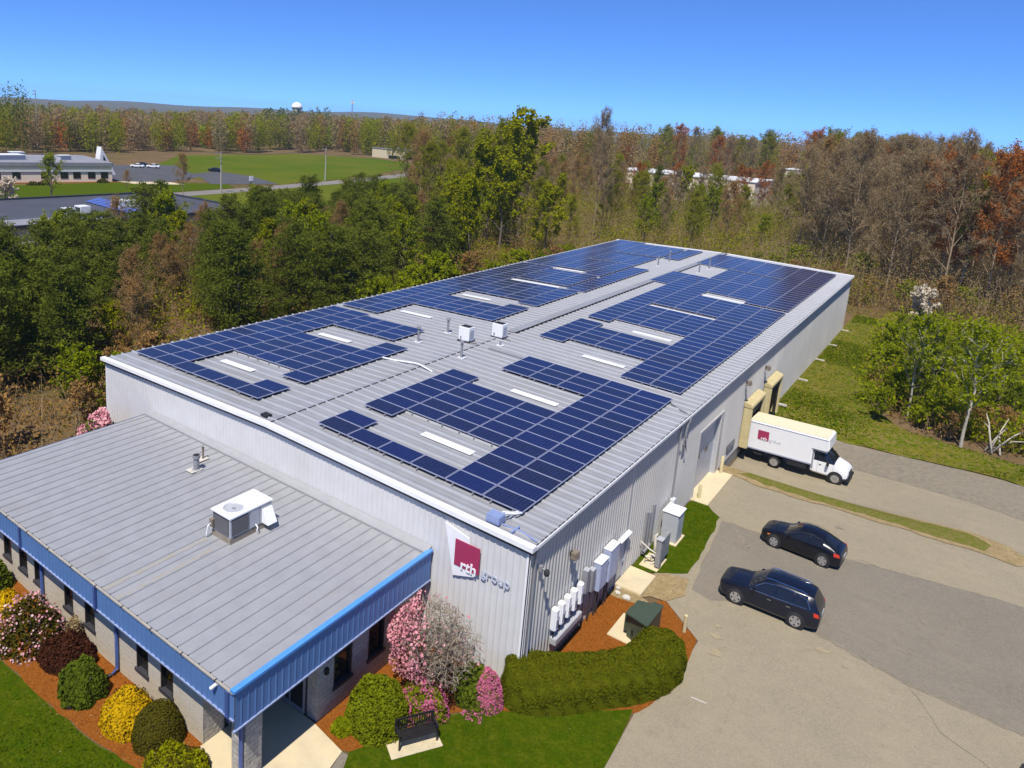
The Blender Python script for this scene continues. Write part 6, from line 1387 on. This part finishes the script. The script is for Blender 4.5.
# black flat roof with a few panels on it
t, r = building('flat_roof_building', 'low building with black flat roof beyond the pines', -120,-92,0,62,5,'fartan','blackroof')
b = MB(); b.box(-98.5,-93,0,36,5.19,5.26); b.build('roof_strip', M['farroof'], r)
b = MB(); b.box(-120.3,-119.9,0,62.3,5.19,5.5); b.box(-120.3,-91.7,61.9,62.3,5.19,5.5); b.box(-92.1,-91.7,0,62,5.19,5.5); b.build('parapet', M['darkmetal'], t)
pn = thing('solar_array', 'blue solar rows on the black flat roof beyond the pines', 'solar array', (-106,44,5.2))
sm = mat('bright_solar_blue', (.10,.13,.38), (.08,.11,.33), .25)
p0, p1, q0, q1 = Vector((-112.6,42.6,5.3)), Vector((-114.6,46.3,5.3)), Vector((-96.5,41.0,5.3)), Vector((-97.3,43.3,5.3))
for k in range(8):
    a0, a1, c0, c1 = p0.lerp(q0,k/8), p1.lerp(q1,k/8), p0.lerp(q0,(k+.9)/8), p1.lerp(q1,(k+.9)/8); up_ = Vector((0,0,.25))
    b = MB(); b.hexa([tuple(v) for v in (a0,c0,c1+up_,a1+up_)] + [tuple(v+Vector((0,0,.06))) for v in (a0,c0,c1+up_,a1+up_)]); b.build('panel', sm, pn)
for x, y, s, lab in ((-103.2,43.6,1.25,'large white rooftop unit by the far solar rows'),(-104.6,47.0,1.0,'white rooftop unit behind the large one'),(-101.2,36.0,1.0,'white rooftop unit left of the far solar rows'),(-100.6,33.4,.9,'small white rooftop unit at the left on the black roof')):
    q = thing('roof_unit', lab, 'rooftop unit', (x,y,5.2), 'units on the black flat roof'); b = MB(); b.box(x-s,x+s,y-s*.8,y+s*.8,5.22,5.2+s*1.1); b.build('body', M['white'], q); b = MB(); b.box(x-s*.8,x+s*.8,y-s*.8-.03,y-s*.8-.001,5.5,5.2+s*.9); b.build('grille', M['darkmetal'], q)
# buildings in the woods
t, r = building('yellow_building', 'small cream building at the far end of the green field', -262,-238,286,297,5.0,'cream_wall','farroof')
b = MB(); b.box(-237.99,-237.9,287,296,.4,1.9); b.build('window', M['frame'], t); b = MB(); b.box(-250,-242,285.9,285.98,.3,1.8); b.build('window', M['frame'], t)
b = MB(); b.box(-246,-242,288,291,4.8,6.2); b.build('roof_unit', M['white'], t)
t, r = building('white_roofed_building', 'long white roofed building glimpsed through the middle wood', -100,-50,236,262,8.6,'fartan','farwhite')
for k in range(6): b = MB(); b.box(-96+k*8,-93+k*8,235.9,235.95,1.5,4.0); b.build('window', M['frame'], t)
t, r = building('white_roofed_building', 'white roofed building glimpsed behind the bare trees at the right edge', -6,48,214,242,6.6,'fartan','farwhite')
for k in range(6): b = MB(); b.box(-2+k*8,2+k*8,213.9,213.95,.5,4.0); b.build('loading_door', M['frame'], t)
t, r = building('white_roofed_building', 'pale building standing higher behind the red maples', -52,-36,285,300,12,'cream_wall','farwhite')
# utility poles
def pole(x, y, h, arms, label, group='utility poles'):
    t = thing('utility_pole', label, 'utility pole', (x,y,0), group); b = MB(); b.tube([(x,y,-.2),(x,y,h)], [.24,.15], 8); b.build('pole', M['palewood'], t)
    for k in range(arms):
        z = h-.5-k*1.3; b = MB(); b.box(x-1.2,x+1.2,y-.9,y-.78,z,z+.16); ca = b.build('crossarm', M['wood'], t)
        for dx in (-1.05,-.4,.4,1.05): b = MB(); b.tube([(x+dx,y-.84,z+.16),(x+dx,y-.84,z+.42)], .08, 6); b.build('insulator', M['grey'], ca)
M['palewood'] = mat('pale_pole_wood', (.42,.38,.32), (.34,.31,.26), .8)
pole(-151.7,101,10.9,2,'nearest utility pole beside the distant road'); pole(-167.4,155.6,11,1,'second utility pole farther along the distant road'); pole(-307,127,24.3,2,'tall utility pole before the woods at the far left')
b = MB(); p, q = Vector((-152.6,100.2,10.6)), Vector((-168.3,154.8,10.7))
for dx in (-.9,.9): b.tube([tuple(p.lerp(q,s/10)+Vector((dx,0,-1.1*math.sin(math.pi*s/10)))) for s in range(11)], .03, 4)
tag(b.build('overhead_wire', M['darkmetal']), 'thin overhead wires strung between the two road poles', 'wire')
# water tank and mast on the skyline
dr = Vector((-.734,.68,0)).normalized(); c = Vector((CAM.x,CAM.y,0))+dr*900
t = thing('water_tank', 'white domed water tank on the skyline', 'water tank', (c.x,c.y,0)); b = MB(); n = 9
b.tube([(c.x,c.y,24.6+6.6*math.sin(k/n*math.pi/2)) for k in range(n+1)], [6.6*math.cos(k/n*math.pi/2)+.02 for k in range(n+1)], 28); b.build('dome', M['white'], t, smooth=True)
b = MB(); b.tube([(c.x,c.y,0),(c.x,c.y,18),(c.x,c.y,24.6)], [1.8,1.8,6.3], 28); b.build('pedestal', M['farwhite'], t, smooth=True)
ang = math.atan2(-.734,.68)+rad(4.1); c = Vector((CAM.x+640*math.sin(ang),CAM.y+640*math.cos(ang),0))
t = thing('lattice_mast', 'thin lattice mast on the skyline right of the water tank', 'mast', (c.x,c.y,0)); b = MB()
for k in range(3):
    a = k*2.09; b.tube([(c.x+1.3*math.cos(a),c.y+1.3*math.sin(a),0),(c.x+.5*math.cos(a),c.y+.5*math.sin(a),33)], .14, 4)
b.build('legs', M['grey'], t); b = MB()
for z in range(2,33,2):
    for k in range(3): a, a2 = k*2.09, (k+1)*2.09; s = 1.3-.8*z/33; b.tube([(c.x+s*math.cos(a),c.y+s*math.sin(a),z),(c.x+s*math.cos(a2),c.y+s*math.sin(a2),z+2)], .07, 3)
b.build('bracing', M['grey'], t); b = MB(); b.box(c.x-1.6,c.x+1.6,c.y-.2,c.y+.2,30.5,32.5); b.build('antenna', M['farwhite'], t)
# parked cars far away
def far_car(x, y, yaw, m, label):
    t = thing('parked_car', label, 'car', (x,y,.08), 'cars parked far away', (0,0,yaw)); S = [(-2.3,.3,.6,.66,.7,.66,.6,0),(-2.2,.25,.8,.85,.85,.8,.7,.02),(-1.1,.22,.9,.98,.9,.86,.74,.03),(-.4,.22,.95,1.42,.9,.86,.62,.04),(1.0,.22,.98,1.42,.9,.86,.62,.04),(1.8,.24,.95,1.05,.88,.84,.7,.02),(2.25,.3,.7,.76,.8,.76,.66,0)]
    bo, gb = loft_body(S, lambda i, k: (k == 4 and i in (2,3,4)) or (k in (5,6,7) and i in (2,4))); clean(bo.build('body', M[m], t, world=False, sharp=40)); clean(gb.build('windows', M['carglass'], t, world=False))
    for sx in (-1.4,1.4):
        for sy in (-.8,.8): b = MB(); b.tube([(sx,sy-.1,.32),(sx,sy+.1,.32)], .33, 14); b.build('wheel', M['tyre'], t, world=False)
far_car(-224.5,121.5,rad(35),'truckwhite','white car parked nearer beside the distant office block'); far_car(-228.5,125.5,rad(35),'carpaint2','dark car behind the white cars by the distant office'); far_car(-222,126,rad(35),'truckwhite','white car parked behind another white car by the office')
far_car(-205,139,rad(20),'carpaint2','black car parked at the edge of the green field')
b = MB(); b.box(-172.2,-172.0,127.3,128.7,.4,1.9); q = thing('road_sign','small white sign at the edge of the dark car park','sign',(-172.1,128,0)); b.build('board', M['white'], q); b = MB(); b.tube([(-172.1,127.5,0),(-172.1,127.5,.4)], .08, 6); b.tube([(-172.1,128.5,0),(-172.1,128.5,.4)], .08, 6); b.build('post', M['darkmetal'], q)
# low shrubs before the office block
for x, y, s in ((-183.6,69.8,1.1),(-183.8,85.8,1.0),(-183.4,66.9,.9)): shrub('shrub', 'small dark shrub against the distant office block', 'shrub', x, y, s*1.2, s*1.6, s*1.1, 'brownshrub', 220, .4, .4, group='shrubs at the distant office block', stems=False)
